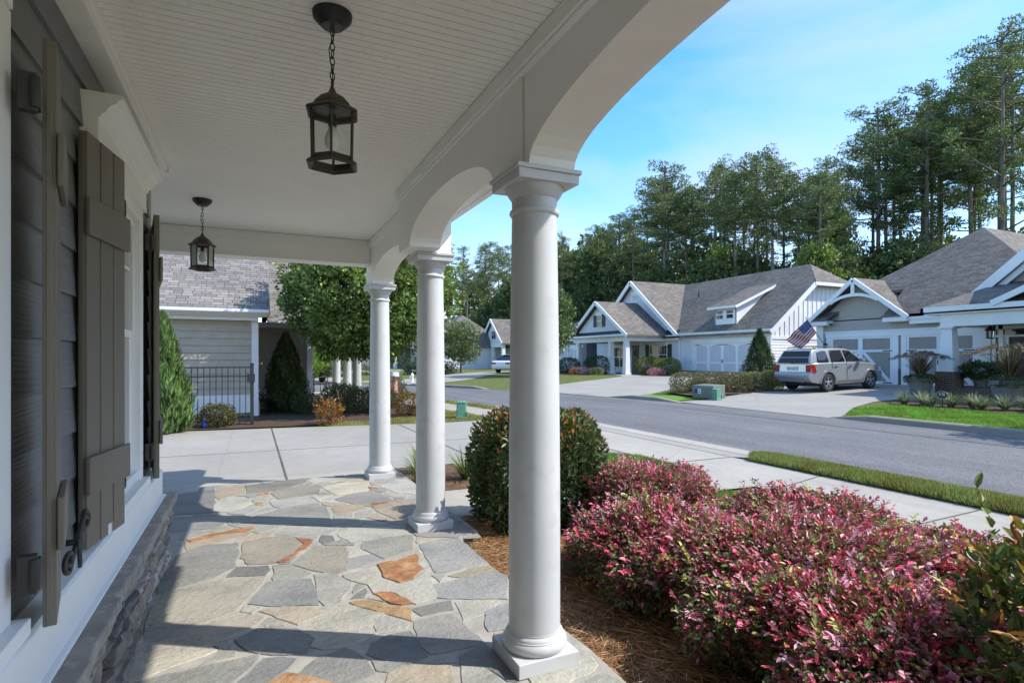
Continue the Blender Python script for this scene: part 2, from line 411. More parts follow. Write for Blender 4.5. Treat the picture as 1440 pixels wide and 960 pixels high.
# ================================================================ camera, sky, sun
cam = bpy.data.cameras.new('camera'); co = bpy.data.objects.new('camera', cam); COL.objects.link(co)
cam.lens = 20; cam.sensor_width = 36; cam.shift_y = 23/1440; cam.clip_start = .02; cam.clip_end = 2000
co.location = (0,0,HC); co.rotation_euler = (R(90), 0, -TH); sc.camera = co
SUN_AZ = math.atan2(.853, -.522); SUN_EL = R(46.5)
sd = Vector((math.sin(SUN_AZ)*math.cos(SUN_EL), math.cos(SUN_AZ)*math.cos(SUN_EL), math.sin(SUN_EL)))
sl = bpy.data.lights.new('sun','SUN'); sl.energy = 2.1; sl.angle = R(.5); sl.color = (1,.945,.86)
so = bpy.data.objects.new('sun', sl); COL.objects.link(so); so.rotation_euler = (-sd).to_track_quat('-Z','Y').to_euler()
w = bpy.data.worlds.new('World'); sc.world = w; w.use_nodes = True
t = w.node_tree; bg = t.nodes['Background']
sky = t.nodes.new('ShaderNodeTexSky'); sky.sky_type = 'NISHITA'; sky.sun_disc = False
sky.sun_elevation = SUN_EL; sky.sun_rotation = SUN_AZ; sky.air_density = 1.0; sky.dust_density = .6; sky.ozone_density = 1.2; sky.altitude = 200
tc = t.nodes.new('ShaderNodeTexCoord')
mp = t.nodes.new('ShaderNodeMapping'); mp.inputs['Scale'].default_value = (.75,.75,2.2); mp.inputs['Rotation'].default_value = (R(14),R(-10),R(20))
t.links.new(tc.outputs['Generated'], mp.inputs[0])
n1 = t.nodes.new('ShaderNodeTexNoise'); n1.inputs['Scale'].default_value = 1.7; n1.inputs['Detail'].default_value = 6; n1.inputs['Roughness'].default_value = .48; n1.inputs['Distortion'].default_value = .5
t.links.new(mp.outputs[0], n1.inputs['Vector'])
cr = t.nodes.new('ShaderNodeValToRGB'); cr.color_ramp.elements[0].position = .43; cr.color_ramp.elements[1].position = .72
cr.color_ramp.elements[0].color = (0,0,0,1); cr.color_ramp.elements[1].color = (.85,.85,.85,1)
t.links.new(n1.outputs[0], cr.inputs[0])
mx = t.nodes.new('ShaderNodeMix'); mx.data_type = 'RGBA'
hs = t.nodes.new('ShaderNodeHueSaturation'); hs.inputs['Saturation'].default_value = 1.38; hs.inputs['Hue'].default_value = .502
t.links.new(sky.outputs[0], hs.inputs['Color'])
t.links.new(cr.outputs[0], mx.inputs[0]); t.links.new(hs.outputs[0], mx.inputs[6]); mx.inputs[7].default_value = (2.35,2.5,2.7,1)
t.links.new(mx.outputs[2], bg.inputs[0]); bg.inputs[1].default_value = .13
sc.view_settings.view_transform = 'Standard'; sc.view_settings.look = 'None'; sc.view_settings.exposure = 1.58; sc.view_settings.gamma = 1
c = sc.cycles; c.use_denoising = True; c.max_bounces = 10; c.diffuse_bounces = 7; c.glossy_bounces = 3; c.transparent_max_bounces = 12; c.caustics_reflective = False; c.caustics_refractive = False
c.sample_clamp_indirect = 6

# ================================================================ the porch we stand on
porch = empty('porch_house', (0,2,0), label='white porch house with arched beam, round columns and grey siding under which we stand', cat='house')
CZ = 2.95; WX = -.68; YE = 5.0                      # ceiling height, wall plane, house corner
# --- siding: lapped boards on the wall along the porch and on its end wall
mb = MB(); z = .62
while z < 2.90:
    z1 = min(z+.19, 2.9)
    cuts = ((-4,1.06),(2.07,3.18),(4.28,YE-.02)) if z1 > .72 and z < 2.44 else ((-4,YE-.02),)
    for ya, yb in cuts: mb.prism([(-.72,z),(WX+.011,z),(WX-.004,z1),(-.72,z1)], 1, ya, yb)
    mb.prism([(YE-.03,z),(YE+.011-.02,z),(YE-.004-.02,z1),(YE-.03,z1)], 0, -6, -.70)
    z += .19
mb.build('siding', SIDING, porch, bevel=0)
MB().box((-6,-4,0),(-.715,YE-.035,2.95)).build('wall_core', DKGREY, porch)
mb = MB(); mb.prism([(-.72,.475),(-.60,.475),(-.60,.655),(-.612,.668),(-.72,.685)],1,-4,YE-.01); mb.box((-.70,-4,.462),(-.578,YE+.006,.4749)); mb.box((-.72,YE-.12,.69),(WX+.022,YE-.004,2.87))
mb.box((-6,YE-.03,.475),(-.72,YE-.006,.67))
mb.build('baseboard', TRIMW, porch, bevel=.004)
# --- ledge stone wainscot with a capstone
rs = random.Random(3)
mb = MB(); y = -3.0
while y < YE+.1:
    L = rs.uniform(.35,.8); y1 = min(y+L, YE+.12); xo = -.515+rs.uniform(-.012,.012)
    n = 7; top = []
    for i in range(n): top.append((xo+rs.uniform(-.008,.008), y+.004+(y1-y-.008)*i/(n-1)))
    mb.prism([(-.66,y+.004)]+top+[(-.66,y1-.004)], 2, .405+rs.uniform(-.004,.004), .462)
    y = y1
mb.build('capstone', CAPST, porch, bevel=.008)
mb = MB(); z = -.12
cols = [(.30,.27,.235),(.20,.185,.17),(.36,.33,.29),(.24,.20,.16),(.17,.165,.165),(.42,.40,.37),(.28,.24,.21)]
while z < .40:
    h = rs.choice((.035,.05,.065,.085)); z1 = min(z+h, .405); y = -3.2
    while y < YE+.06:
        L = rs.uniform(.22,.7); y1 = min(y+L, YE+.08+rs.uniform(-.02,.02)); xf = -.545+rs.uniform(-.025,.028)
        if y1-y > .03:
            mb.col = rs.choice(cols); n = max(3,int((y1-y)/.06)); vs = []; 
            for i in range(n+1):
                yy = y+(y1-y-.006)*i/n
                e = -.014 if i in (0,n) else 0
                vs += [(-.64,yy,z+.002),(xf+e-.008+rs.uniform(-.014,.01),yy,z+.002),(xf+e+rs.uniform(-.016,.014),yy+rs.uniform(-.006,.006),(z+z1)/2+rs.uniform(-.008,.008)),(xf+e-.008+rs.uniform(-.014,.008),yy,z1-.003+rs.uniform(-.006,.002)),(-.64,yy,z1-.003)]
            fs = [(i*5+k,(i+1)*5+k,(i+1)*5+(k+1)%5,i*5+(k+1)%5) for i in range(n) for k in range(5)]+[(4,3,2,1,0),tuple(n*5+k for k in range(5))]
            mb.add(vs, fs)
        y = y1
    z = z1
mb.build('stone_veneer', LEDGE, porch, bevel=.003, seg=1)
# --- beadboard ceiling
mb = MB(); y = -4.0; rs = random.Random(5)
prof = []
while y < 7.45:
    d = .0035 if rs.random() < .96 else .006
    prof += [(y,CZ),(y+.045,CZ),(y+.0465,CZ+d+.004),(y+.0505,CZ+d+.004)]; y += .052
pr = [p for p in prof if p[0] < 7.4]
xs = (-6.2, -.55, 1.40)
vs = [(x, a, b) for x in xs for a, b in pr]; n = len(pr)
fs = [(k*n+i, k*n+i+1, (k+1)*n+i+1, (k+1)*n+i) for k in range(2) for i in range(n-1)]
mb.add(vs, fs); o = mb.build('porch_ceiling', CEILM, porch)
# --- crown and frieze trims
mb = MB()
for x0, x1, z0, z1 in ((-.72,-.567,2.905,2.947),(-.72,-.582,2.872,2.905)): mb.box((x0,-4,z0),(x1,YE+.03,z1))
mb.box((-6,YE-.02,2.885),(-.567,YE+.045,2.9468))
mb.build('wall_crown', WHITE, porch, bevel=.004)

def arch(y0, y1, rise, spring, n=26, sq=2.15):
    a = (y1-y0)/2; c = (y0+y1)/2; out = []
    for i in range(n+1):
        tt = math.pi*(1-i/n); ct = math.cos(tt); st = math.sin(tt)
        out.append((c+a*math.copysign(abs(ct)**(2/sq), ct), spring+rise*abs(st)**(2/sq)))
    return out
SPR = 2.412
def beam_section(name, x0, x1, yA, yB, a0, a1, rise, zt=2.86):
    pts = [(yA,zt),(yA,SPR)]+arch(a0,a1,rise,SPR)+[(yB,SPR),(yB,zt)]
    return MB().prism(pts, 0, x0, x1).build(name, WHITE, porch, bevel=.003)
beam_section('arched_beam', 1.178, 1.44, 2.46, 4.93, 2.80, 4.56, .245)
beam_section('arched_beam', 1.19, 1.44, -1.4, 2.449, -.95, 2.40, .285)
beam_section('arched_beam', 1.355, 1.615, 4.80, 7.42, 5.19, 7.04, .245)
mb = MB(); mb.box((1.195,4.785,2.414),(1.592,4.798,2.86)); mb.box((1.195,4.799,2.414),(1.352,4.925,2.86)); mb.build('beam_pier', WHITE, porch, bevel=.003)
# trim board at the head of the beams
mb = MB()
for x0, ya, yb in ((1.178,-1.4,4.93),(1.355,4.935,7.15)):
    mb.box((x0-.03,ya,2.864),(x0+.28,yb,2.9465)); mb.box((x0-.018,ya,2.846),(x0+.2,yb-.0,2.8635))
mb.build('beam_trim', WHITE, porch, bevel=.004)
# end beam across the far end
mb = MB(); mb.box((-6,7.16,2.675),(1.354,7.40,2.9465)); mb.box((-6,7.135,2.865),(1.352,7.159,2.9462)); mb.box((-6,7.145,2.655),(1.354,7.41,2.6745))
mb.build('end_beam', WHITE, porch, bevel=.003)
# eave soffit with perforated vent strip and fascia, roof deck
mb = MB(); mb.box((1.44,2.95,2.865),(1.80,7.75,2.885)); mb.box((1.80,2.95,2.85),(1.826,7.77,3.02)); mb.box((1.44,2.46,2.865),(1.62,2.949,2.885)); mb.box((1.62,2.46,2.85),(1.64,2.94,3.02)); mb.box((-6,7.41,2.865),(1.80,7.75,2.885)); mb.box((-6,7.75,2.85),(1.826,7.776,3.02))
mb.box((1.77,2.95,2.848),(1.7995,7.74,2.8645)); mb.box((1.441,2.46,2.79),(1.47,7.4,2.8645))
mb.build('eave', WHITE, porch, bevel=.003)
mb = MB()
for i in range(160):
    yy = 3.0+i*.0295
    for k in range(4): mb.box((1.565+k*.018,yy,2.8625),(1.577+k*.018,yy+.02,2.8648))
mb.build('soffit_vent', IRON, porch)
mb = MB(); mb.slab([(1.84,2.95,3.03),(1.84,7.80,3.03),(-.6,5.2,4.9),(-.6,2.95,4.9)], .06); mb.slab([(1.65,2.40,3.03),(1.65,2.9495,3.03),(-.6,2.9495,4.9),(-.6,2.40,4.9)], .06); mb.slab([(1.84,7.8,3.03),(-6.5,7.8,3.03),(-6.5,5.2,4.9),(-.6,5.2,4.9)], .06)
mb.slab([(1.42,-4,2.99),(1.42,2.395,2.99),(-6.5,2.395,3.0),(-6.5,-4,3.0)], .025); mb.slab([(2.42,-4,3.74),(2.42,2.94,3.74),(-.9,2.94,6.0),(-.9,-4,6.0)], .08)  # last slab: unseen raised roof, added to throw shade across the porch floor
mb.build('roof', ROOFD, porch)
MB().box((1.25,-1.38,2.99),(1.43,2.40,3.9)).box((2.38,-4,3.55),(2.43,2.95,3.70)).box((1.43,-4,3.56),(2.379,2.95,3.58)).build('added_shade_eave', WHITE, porch)  # unseen high eave, added to keep the sun off the wall base
# --- columns
def column(x, y):
    c = empty('column', (x,y,0)); c.parent = porch; c.location = (x,y-2,0)
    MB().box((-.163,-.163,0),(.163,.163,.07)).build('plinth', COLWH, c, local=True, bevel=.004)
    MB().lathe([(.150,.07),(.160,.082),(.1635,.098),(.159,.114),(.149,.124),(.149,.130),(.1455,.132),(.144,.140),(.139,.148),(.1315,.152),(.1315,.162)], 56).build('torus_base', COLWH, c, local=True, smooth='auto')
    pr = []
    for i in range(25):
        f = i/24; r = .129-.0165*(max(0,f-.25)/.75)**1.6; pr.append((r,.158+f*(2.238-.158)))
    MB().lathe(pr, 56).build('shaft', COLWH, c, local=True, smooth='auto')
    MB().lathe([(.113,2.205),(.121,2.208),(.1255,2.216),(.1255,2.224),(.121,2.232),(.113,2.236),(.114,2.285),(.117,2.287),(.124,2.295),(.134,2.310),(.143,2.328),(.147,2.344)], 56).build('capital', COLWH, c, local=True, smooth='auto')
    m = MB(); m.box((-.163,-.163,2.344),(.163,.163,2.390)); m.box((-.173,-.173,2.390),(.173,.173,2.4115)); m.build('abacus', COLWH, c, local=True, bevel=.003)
    return c
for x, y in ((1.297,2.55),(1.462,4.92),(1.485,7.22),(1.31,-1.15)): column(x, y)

# --- shutters (board and batten, two parts each) with hinges
def shutter(y0, y1, xa, xb, z0=.69, z1=2.46, boards=3, hinge=None):
    """leaf from (xa,y0) to (xb,y1): xa, xb are the outer face of each end"""
    L = math.hypot(y1-y0, xb-xa); ang = math.atan2(-(xb-xa), (y1-y0))
    s = empty('shutter'); s.parent = porch; s.location = Vector((xa,y0-2,0)); s.rotation_euler = (0,0,ang)
    m = MB(); g = .013
    for i in range(boards):
        m.box((-.034,L*i/boards+g/2,z0),(0,L*(i+1)/boards-g/2,z1))
    m.box((-.027,.004,z0+.0012),(-.010,L-.004,z1-.0012))
    m.build('board', SHUTTER, s, local=True, bevel=.003)
    for zz in (z0+.23, z1-.44): MB().box((.001,-.012,zz),(.019,L+.012,zz+.16)).build('batten', SHUTTER, s, local=True, bevel=.004)
    if hinge is not None:
        yy = 0 if hinge == 0 else L; sg = -1 if hinge == 0 else 1
        for zz in (z0+.17, z1-.23):
            m = MB(); m.box((-.05,yy-.004 if sg > 0 else yy-.10,zz),(-.036,yy+.10 if sg > 0 else yy+.004,zz+.05))
            m.lathe([(.012,zz-.02),(.014,zz),(.014,zz+.05),(.012,zz+.07)], 10, (-.045,yy+sg*.1,0))
            m.box((-.085,yy+sg*.085-.016,zz-.03),(-.04,yy+sg*.085+.016,zz+.08)); m.build('hinge', IRON, s, local=True, bevel=.003)
    return s
shutter(2.14, 2.42, -.532, -.590, hinge=0, boards=3)
shutter(2.93, 3.335, -.628, -.558, hinge=1)
shutter(4.47, 4.93, -.555, -.628, hinge=0)
# --- windows
def window(y0, y1, z0=.74, z1=2.42, crown=True, ov=.08):
    wd = MB()
    for a, b in ((y0,y0+.095),(y1-.095,y1)): wd.box((-.71,a,z0),(-.622,b,z1+.02))
    wd.box((-.71,y0,z1-.07),(-.623,y1,z1+.02)); wd.box((-.71,y0-.03,z0-.05),(-.585,y1+.03,z0-.001)); wd.box((-.71,y0+.0955,z0),(-.635,y1-.0955,z0+.06))
    f = wd.build('window', TRIMW, porch, bevel=.004)
    s = MB(); zm = (z0+z1)/2+.06; ya, yb = y0+.096, y1-.096
    for a, b in ((ya,ya+.045),(yb-.045,yb)): s.box((-.72,a,z0+.06),(-.672,b,z1-.07)); s.box((-.705,a+.001,zm),(-.655,b-.001,z1-.071))
    for zz, xo in ((z0+.061,0),(zm-.02,0),(zm-.0195,.015),(z1-.116,.015)): s.box((-.719+xo,ya+.045,zz),(-.6725+xo,yb-.045,zz+.045))
    s.box((-.70,(ya+yb)/2-.01,zm+.03),(-.672,(ya+yb)/2+.01,z1-.12)); s.box((-.6995,ya+.045,(zm+z1)/2),(-.6725,yb-.045,(zm+z1)/2+.02))
    s.build('sash', TRIMW, f, bevel=.003)
    MB().box((-.712,ya+.02,z0+.08),(-.70,yb-.02,z1-.09)).build('pane', GLASS, f)
    if crown:
        pr = [(-.70,z1+.021),(-.615,z1+.021),(-.615,z1+.15),(-.605,z1+.155),(-.602,z1+.17),(-.590,z1+.175),(-.572,z1+.205),(-.545,z1+.225),(-.535,z1+.243),(-.522,z1+.246),(-.522,z1+.262),(-.70,z1+.265)]
        MB().prism(pr, 1, y0-.10, y1+ov).build('crown', WHITE, f)
window(3.17, 4.29, crown=True, z1=2.42)
window(1.05, 2.08, crown=True, z1=2.47, ov=-.012)
# --- scroll shutter dog on the wall
def scroll(y, z, x=-.56):
    pts = []
    for i in range(30):
        a = i/29*2*math.pi*1.25; r = .012+.028*i/29
        pts.append((x, y+.115+1.5*r*math.cos(a), z+.05+r*math.sin(a)))
    q = []
    for i in range(30):
        a = math.pi+i/29*2*math.pi*1.25; r = .012+.028*i/29
        q.append((x, y-.105+1.5*r*math.cos(a), z-.04+r*math.sin(a)))
    pts = pts+[(x,y,z)]+q[::-1]
    m = MB(); m.tube(pts, .009, 8); m.tube([(x-.05,y,z),(x+.012,y,z)], .012, 8); m.tube([(x+.01,y-.02,z+.02),(x+.01,y+.0,z-.08),(x+.005,y+.02,z-.1)], .008)
    m.build('shutter_dog', IRON, porch, smooth=True)
scroll(2.66, .80, -.60)

# ================================================================ pendant lanterns
def lantern(x, y, rot, label):
    g = empty('pendant_lantern', (x,y,CZ), rot, label, 'lantern', 'pendant lanterns on the porch ceiling')
    MB().lathe([(.03,-.058),(.045,-.056),(.078,-.022),(.080,-.012),(.0815,0)], 32).build('canopy', IRON, g, local=True, smooth='auto')
    m = MB(); z = -.058; k = 0
    while z > -.31:
        a = 0 if k % 2 == 0 else math.pi/2
        pts = []
        for i in range(15):
            tt = 2*math.pi*i/14; px_, pz = .0095*math.cos(tt), .0195*math.sin(tt)
            pts.append((px_*math.cos(a), px_*math.sin(a), z-.018+pz))
        m.tube(pts, .0024, 6, cap=False); z -= .031; k += 1
    m.build('chain', IRON, g, local=True, smooth=True)
    m = MB(); m.tube([(0,0,-.05),(.006,.004,-.1),(-.014,.002,-.15),(-.012,-.004,-.2),(.004,.004,-.24),(0,0,-.33)], .0022, 6); m.build('cord', IRON, g, local=True, smooth=True)
    # six sided cap: dome then eave
    z0 = -.335
    m = MB(); m.lathe([(.008,z0+.025),(.014,z0+.012),(.02,z0),(.052,z0-.02),(.075,z0-.045),(.086,z0-.062)], 6); m.build('cap', BRASSCAP, g, local=True, bevel=.002)
    m = MB(); m.lathe([(.086,z0-.0625),(.112,z0-.078),(.118,z0-.085),(.112,z0-.092),(.098,z0-.088),(.092,z0-.075)], 6)
    m.lathe([(.088,z0-.272),(.092,z0-.285),(.112,z0-.302),(.116,z0-.306),(.104,z0-.312),(.086,z0-.298),(.080,z0-.285)], 6, cap=False)
    for i in range(6):
        a = i*math.pi/3; m.tube([(.094*math.cos(a),.094*math.sin(a),z0-.08),(.090*math.cos(a),.090*math.sin(a),z0-.285)], .006, 6)
    m.build('frame', BRONZE, g, local=True)
    m = MB()
    for i in range(6):
        a0, a1 = i*math.pi/3+.07, (i+1)*math.pi/3-.07; ra, rb = .090, .086
        m.add([(ra*math.cos(a0),ra*math.sin(a0),z0-.09),(ra*math.cos(a1),ra*math.sin(a1),z0-.09),(rb*math.cos(a1),rb*math.sin(a1),z0-.275),(rb*math.cos(a0),rb*math.sin(a0),z0-.275)],[(0,1,2,3)])
    m.build('pane', CLEAR, g, local=True, fixn=False)
    MB().lathe([(.015,z0-.09),(.016,z0-.13),(.018,z0-.14)], 14).build('socket', BRONZE, g, local=True, smooth='auto')
    MB().lathe([(.014,z0-.14),(.017,z0-.155),(.029,z0-.18),(.033,z0-.2),(.029,z0-.222),(.016,z0-.236),(.002,z0-.24)], 20).build('bulb', BULBM, g, local=True, smooth=True)
    return g
lantern(.315, 2.50, R(20), 'black glass pendant lantern nearest the arched beam, hanging on a long chain')
lantern(-.40, 5.93, R(5), 'smaller looking pendant lantern farther along the porch, in front of the shingled roof')

# ================================================================ flagstone floor
slab = [(-.75,-4),(1.585,-4),(1.585,2.1),(1.60,2.5),(1.575,2.9),(1.6,3.5),(1.575,4.1),(1.58,4.45),(1.80,4.60),(1.80,7.42),(1.0,7.50),(-.6,7.50),(-4,7.50),(-4,YE-.05),(-.75,YE-.05)]
m = MB(); m.prism(slab, 2, -.13, -.0035); fl = m.build('porch_floor', MORTAR, None, bevel=.008); tag(fl, kind='structure')
GRB,GRL,CRM,OLV,TAN,RST,WHT,DRK,BRN = (.285,.282,.27,0),(.37,.368,.342,.03),(.42,.375,.30,.2),(.27,.255,.225,.05),(.355,.325,.275,.28),(.35,.175,.08,.85),(.45,.44,.40,0),(.18,.183,.182,0),(.25,.11,.07,.6)
A,B_,C_,D_ = (220,670),(440,670),(170,800),(440,800)
ST_ = [
(A,GRB,[(140,530),(320,465),(548,448),(562,520),(515,615),(400,670),(270,712),(110,760),(10,790),(40,690)]),
(A,CRM,[(190,435),(350,385),(640,335),(690,350),(600,400),(420,440),(215,500)]),
(A,RST,[(195,428),(340,395),(500,365),(640,338),(668,345),(600,372),(470,392),(330,420),(230,445)]),
(A,(.36,.34,.29,.08),[(590,440),(720,415),(850,400),(938,408),(985,452),(920,520),(805,578),(620,590),(575,545)]),
(A,BRN,[(942,408),(1060,428),(870,582),(808,580),(922,522),(988,455)]),
(A,DRK,[(540,610),(750,600),(760,630),(730,660),(480,675)]),
(A,(.31,.29,.25,.02),[(1060,465),(1270,470),(1285,490),(1260,640),(1200,660),(915,590)]),
(A,GRL,[(790,600),(900,595),(1040,650),(960,690),(785,700)]),
(A,GRB,[(590,305),(680,262),(870,208),(1085,175),(1145,210),(1172,270),(1180,332),(860,325)]),
(A,(.36,.36,.35,0),[(790,200),(760,170),(1020,135),(1070,165),(830,210)]),
(A,OLV,[(770,110),(890,75),(1010,55),(1110,65),(1095,115),(830,150)]),
(A,(.27,.25,.225,0),[(605,60),(900,20),(1040,10),(1000,40),(800,95),(610,110)]),
(A,RST,[(668,122),(755,106),(758,116),(690,128)]),
(A,CRM,[(410,75),(590,60),(600,110),(430,155),(395,130)]),
(A,WHT,[(400,165),(590,135),(640,180),(520,235),(385,235)]),
(A,(.37,.37,.36,0),[(480,245),(640,195),(740,195),(600,255)]),
(A,RST,[(655,186),(712,176),(722,186),(680,194)]),
(A,(.52,.49,.41,.05),[(1120,70),(1280,40),(1430,35),(1420,95),(1220,125)]),
(A,WHT,[(1040,130),(1170,125),(1200,150),(1170,175),(1100,170)]),
(A,(.22,.225,.23,.1),[(120,120),(390,90),(380,240),(70,262),(90,180)]),
(A,GRB,[(90,275),(440,262),(480,300),(400,345),(200,360),(70,380)]),
(A,GRL,[(480,318),(860,330),(760,360),(690,380),(640,360)]),
(A,(.40,.40,.37,0),[(870,345),(1240,345),(1160,380),(900,395),(800,390)]),
(B_,(.30,.29,.275,0),[(150,150),(270,110),(400,95),(470,120),(540,155),(390,200),(270,180)]),
(B_,CRM,[(135,200),(310,185),(360,215),(140,255)]),
(B_,TAN,[(400,205),(560,165),(690,150),(690,235),(560,285),(480,250)]),
(B_,BRN,[(400,180),(530,165),(470,190),(395,200)]),
(B_,(.42,.42,.39,.05),[(450,65),(560,25),(640,15),(692,52),(690,115),(580,110)]),
(B_,RST,[(375,65),(440,75),(440,85),(390,88)]),
(B_,(.40,.40,.38,0),[(290,240),(420,220),(360,270),(280,275)]),
(B_,(.38,.34,.27,.1),[(370,275),(430,240),(510,285),(480,300)]),
(B_,(.41,.41,.37,0),[(190,350),(400,330),(590,350),(660,385),(480,420),(250,440),(170,390)]),
(B_,DRK,[(60,395),(135,400),(145,430),(70,445),(45,420)]),
(B_,(.33,.33,.31,0),[(350,435),(520,405),(665,395),(670,490),(490,550),(335,485)]),
(B_,(.31,.31,.31,0),[(240,555),(390,525),(485,560),(220,630)]),
(B_,(.33,.335,.34,0),[(720,455),(880,420),(990,415),(1180,580),(900,640),(820,645),(760,540)]),
(B_,(.27,.275,.28,0),[(640,325),(930,250),(1085,378),(980,410),(700,400)]),
(B_,(.36,.34,.28,.1),[(920,670),(1060,625),(1190,600),(1240,640),(1000,680)]),
(B_,GRL,[(805,665),(890,660),(850,710)]),
(B_,WHT,[(240,500),(320,490),(380,520),(240,545)]),
(D_,(.47,.46,.42,.04),[(205,40),(425,-20),(462,60),(590,100),(700,60),(760,0),(800,80),(840,180),(690,232),(600,188),(540,152),(420,160),(380,105),(230,60)]),
(B_,RST,[(430,590),(560,570),(695,520),(715,590),(745,620),(680,690),(590,715),(480,690)]),
(D_,(.34,.345,.35,0),[(785,115),(960,75),(1240,20),(1300,40),(1310,200),(850,190)]),
(D_,(.24,.24,.235,0),[(255,195),(350,130),(360,150),(345,185)]),
(D_,RST,[(405,170),(540,155),(620,195),(675,232),(600,240),(480,210)]),
(D_,(.48,.37,.22,.5),[(250,225),(380,205),(660,265),(665,350),(580,325),(430,275)]),
(D_,(.25,.25,.24,0),[(665,265),(930,210),(940,270),(740,310)]),
(D_,(.32,.32,.315,0),[(690,355),(935,302),(1010,365),(1120,450),(1150,495),(960,540),(800,565),(720,470)]),
(D_,WHT,[(965,225),(1090,210),(1250,215),(1170,290),(1020,345)]),
(D_,(.33,.34,.35,0),[(1165,290),(1310,235),(1400,300),(1300,400),(1180,415)]),
(D_,(.44,.43,.38,.05),[(-120,440),(180,250),(250,240),(500,310),(385,335),(385,400),(430,430),(280,500),(60,540),(-60,500)]),
(D_,(.45,.45,.42,0),[(395,340),(405,308),(520,325),(640,370),(620,400),(440,428)]),
(D_,(.40,.39,.37,0),[(10,40),(120,20),(260,90),(240,130),(190,215),(80,240),(40,200)]),
(D_,(.25,.26,.265,0),[(400,500),(520,440),(650,420),(710,470),(775,580),(650,630),(500,620),(380,570)]),
(D_,(.25,.25,.245,0),[(-90,700),(30,610),(220,535),(290,555),(340,600),(420,700),(250,765),(60,740)]),
(D_,(.46,.42,.35,.2),[(520,700),(650,650),(930,645),(950,770),(900,800),(500,790)]),
(D_,(.40,.40,.37,0),[(1005,655),(1150,665),(1230,710),(1270,770),(1250,840),(1000,830)]),
(D_,(.36,.36,.34,0),[(400,620),(600,640),(520,690),(440,680)]),
(D_,(.25,.26,.27,0),[(995,585),(1170,500),(1300,640),(1370,760),(1300,750),(1200,680),(1010,640)]),
(C_,(.41,.39,.345,.03),[(300,155),(490,100),(700,72),(985,47),(900,150),(760,290),(560,360),(250,470),(130,505),(180,330)]),
(C_,(.27,.275,.28,0),[(870,230),(990,85),(1280,65),(1330,240),(1100,245)]),
(C_,(.47,.42,.35,.1),[(940,280),(1100,250),(1340,265),(1370,300),(1190,370),(1060,330)]),
(C_,(.41,.38,.33,.05),[(600,360),(770,295),(965,325),(900,385),(750,450),(560,515),(420,510),(250,480)]),
(C_,(.52,.49,.42,.03),[(130,505),(280,487),(560,522),(640,545),(330,660),(60,760),(0,700)]),
(C_,(.24,.25,.255,0),[(780,480),(920,400),(1180,405),(1300,470),(1250,560),(1020,570),(860,550)]),
(C_,(.32,.31,.29,0),[(600,600),(660,555),(770,550),(755,580),(530,640)]),
(C_,(.30,.30,.285,0),[(110,768),(530,662),(930,572),(850,670),(740,772),(600,860),(0,900)]),
(C_,(.29,.295,.30,0),[(800,745),(960,600),(1100,590),(1180,605),(1130,660),(960,772),(800,840),(745,825)]),
(C_,(.48,.36,.24,.8),[(1000,762),(1120,700),(1230,715),(1440,768),(1400,840),(1050,840)]),
]
rs = random.Random(11); m = MB(); polys = []
def ragged(W, amp=1.0):
    P = []
    for i in range(len(W)):
        a, b = W[i], W[(i+1)%len(W)]; L = math.hypot(b[0]-a[0], b[1]-a[1]); k = max(1, int(L/.06))
        nx, ny = (b[1]-a[1])/max(L,1e-6), -(b[0]-a[0])/max(L,1e-6); ph = rs.uniform(0,6)
        for j in range(k):
            f = j/k; d = amp*(rs.uniform(-.007,.007)+.010*math.sin(f*3.0+ph)*math.sin(math.pi*f))
            P.append((a[0]+(b[0]-a[0])*f+nx*d, a[1]+(b[1]-a[1])*f+ny*d))
    return P
G = .01; GX0, GY0, GW, GH = -.58, 1.5, 240, 602
occ = np.zeros((GH, GW), bool); gx, gy = np.meshgrid(GX0+G*np.arange(GW), GY0+G*np.arange(GH))
def inside(P):
    r = np.zeros((GH, GW), bool)
    for (x0,y0),(x1,y1) in zip(P, P[1:]+P[:1]):
        if y0 == y1: continue
        r ^= ((gy < y0) != (gy < y1)) & (gx < (x1-x0)*(gy-y0)/(y1-y0)+x0)
    return r
def grow(msk, k):
    for _ in range(k):
        q = msk.copy(); q[1:] |= msk[:-1]; q[:-1] |= msk[1:]; q[:,1:] |= msk[:,:-1]; q[:,:-1] |= msk[:,1:]; msk = q
    return msk
def lay(P, col, z):
    q = .79*(1+rs.uniform(-.13,.09)); m.col = (min(1,col[0]*q), min(1,col[1]*q), min(1,col[2]*q*.95), col[3]); m.prism(P, 2, -.006, z)
for of, col, pts in ST_:
    W = [gpt(of[0]+a/4.8, of[1]+b/4.8) for a, b in pts]
    cx = sum(p[0] for p in W)/len(W); cy = sum(p[1] for p in W)/len(W)
    small = col in (RST, BRN)
    W = [(x+(0 if small else .010*(x-cx)/max(.05,math.hypot(x-cx,y-cy))), y+(0 if small else .010*(y-cy)/max(.05,math.hypot(x-cx,y-cy)))) for x, y, _ in W]
    W = [(min(1.62 if y < 4.5 else 1.85, max(x,-.56 if y < YE else -9)), y) for x, y in W]
    P = ragged(W, 1.6 if small else 1)
    if not small: occ |= grow(inside(P), 2)
    lay(P, col, (.0055 if small else .001)+rs.uniform(0,.0022))
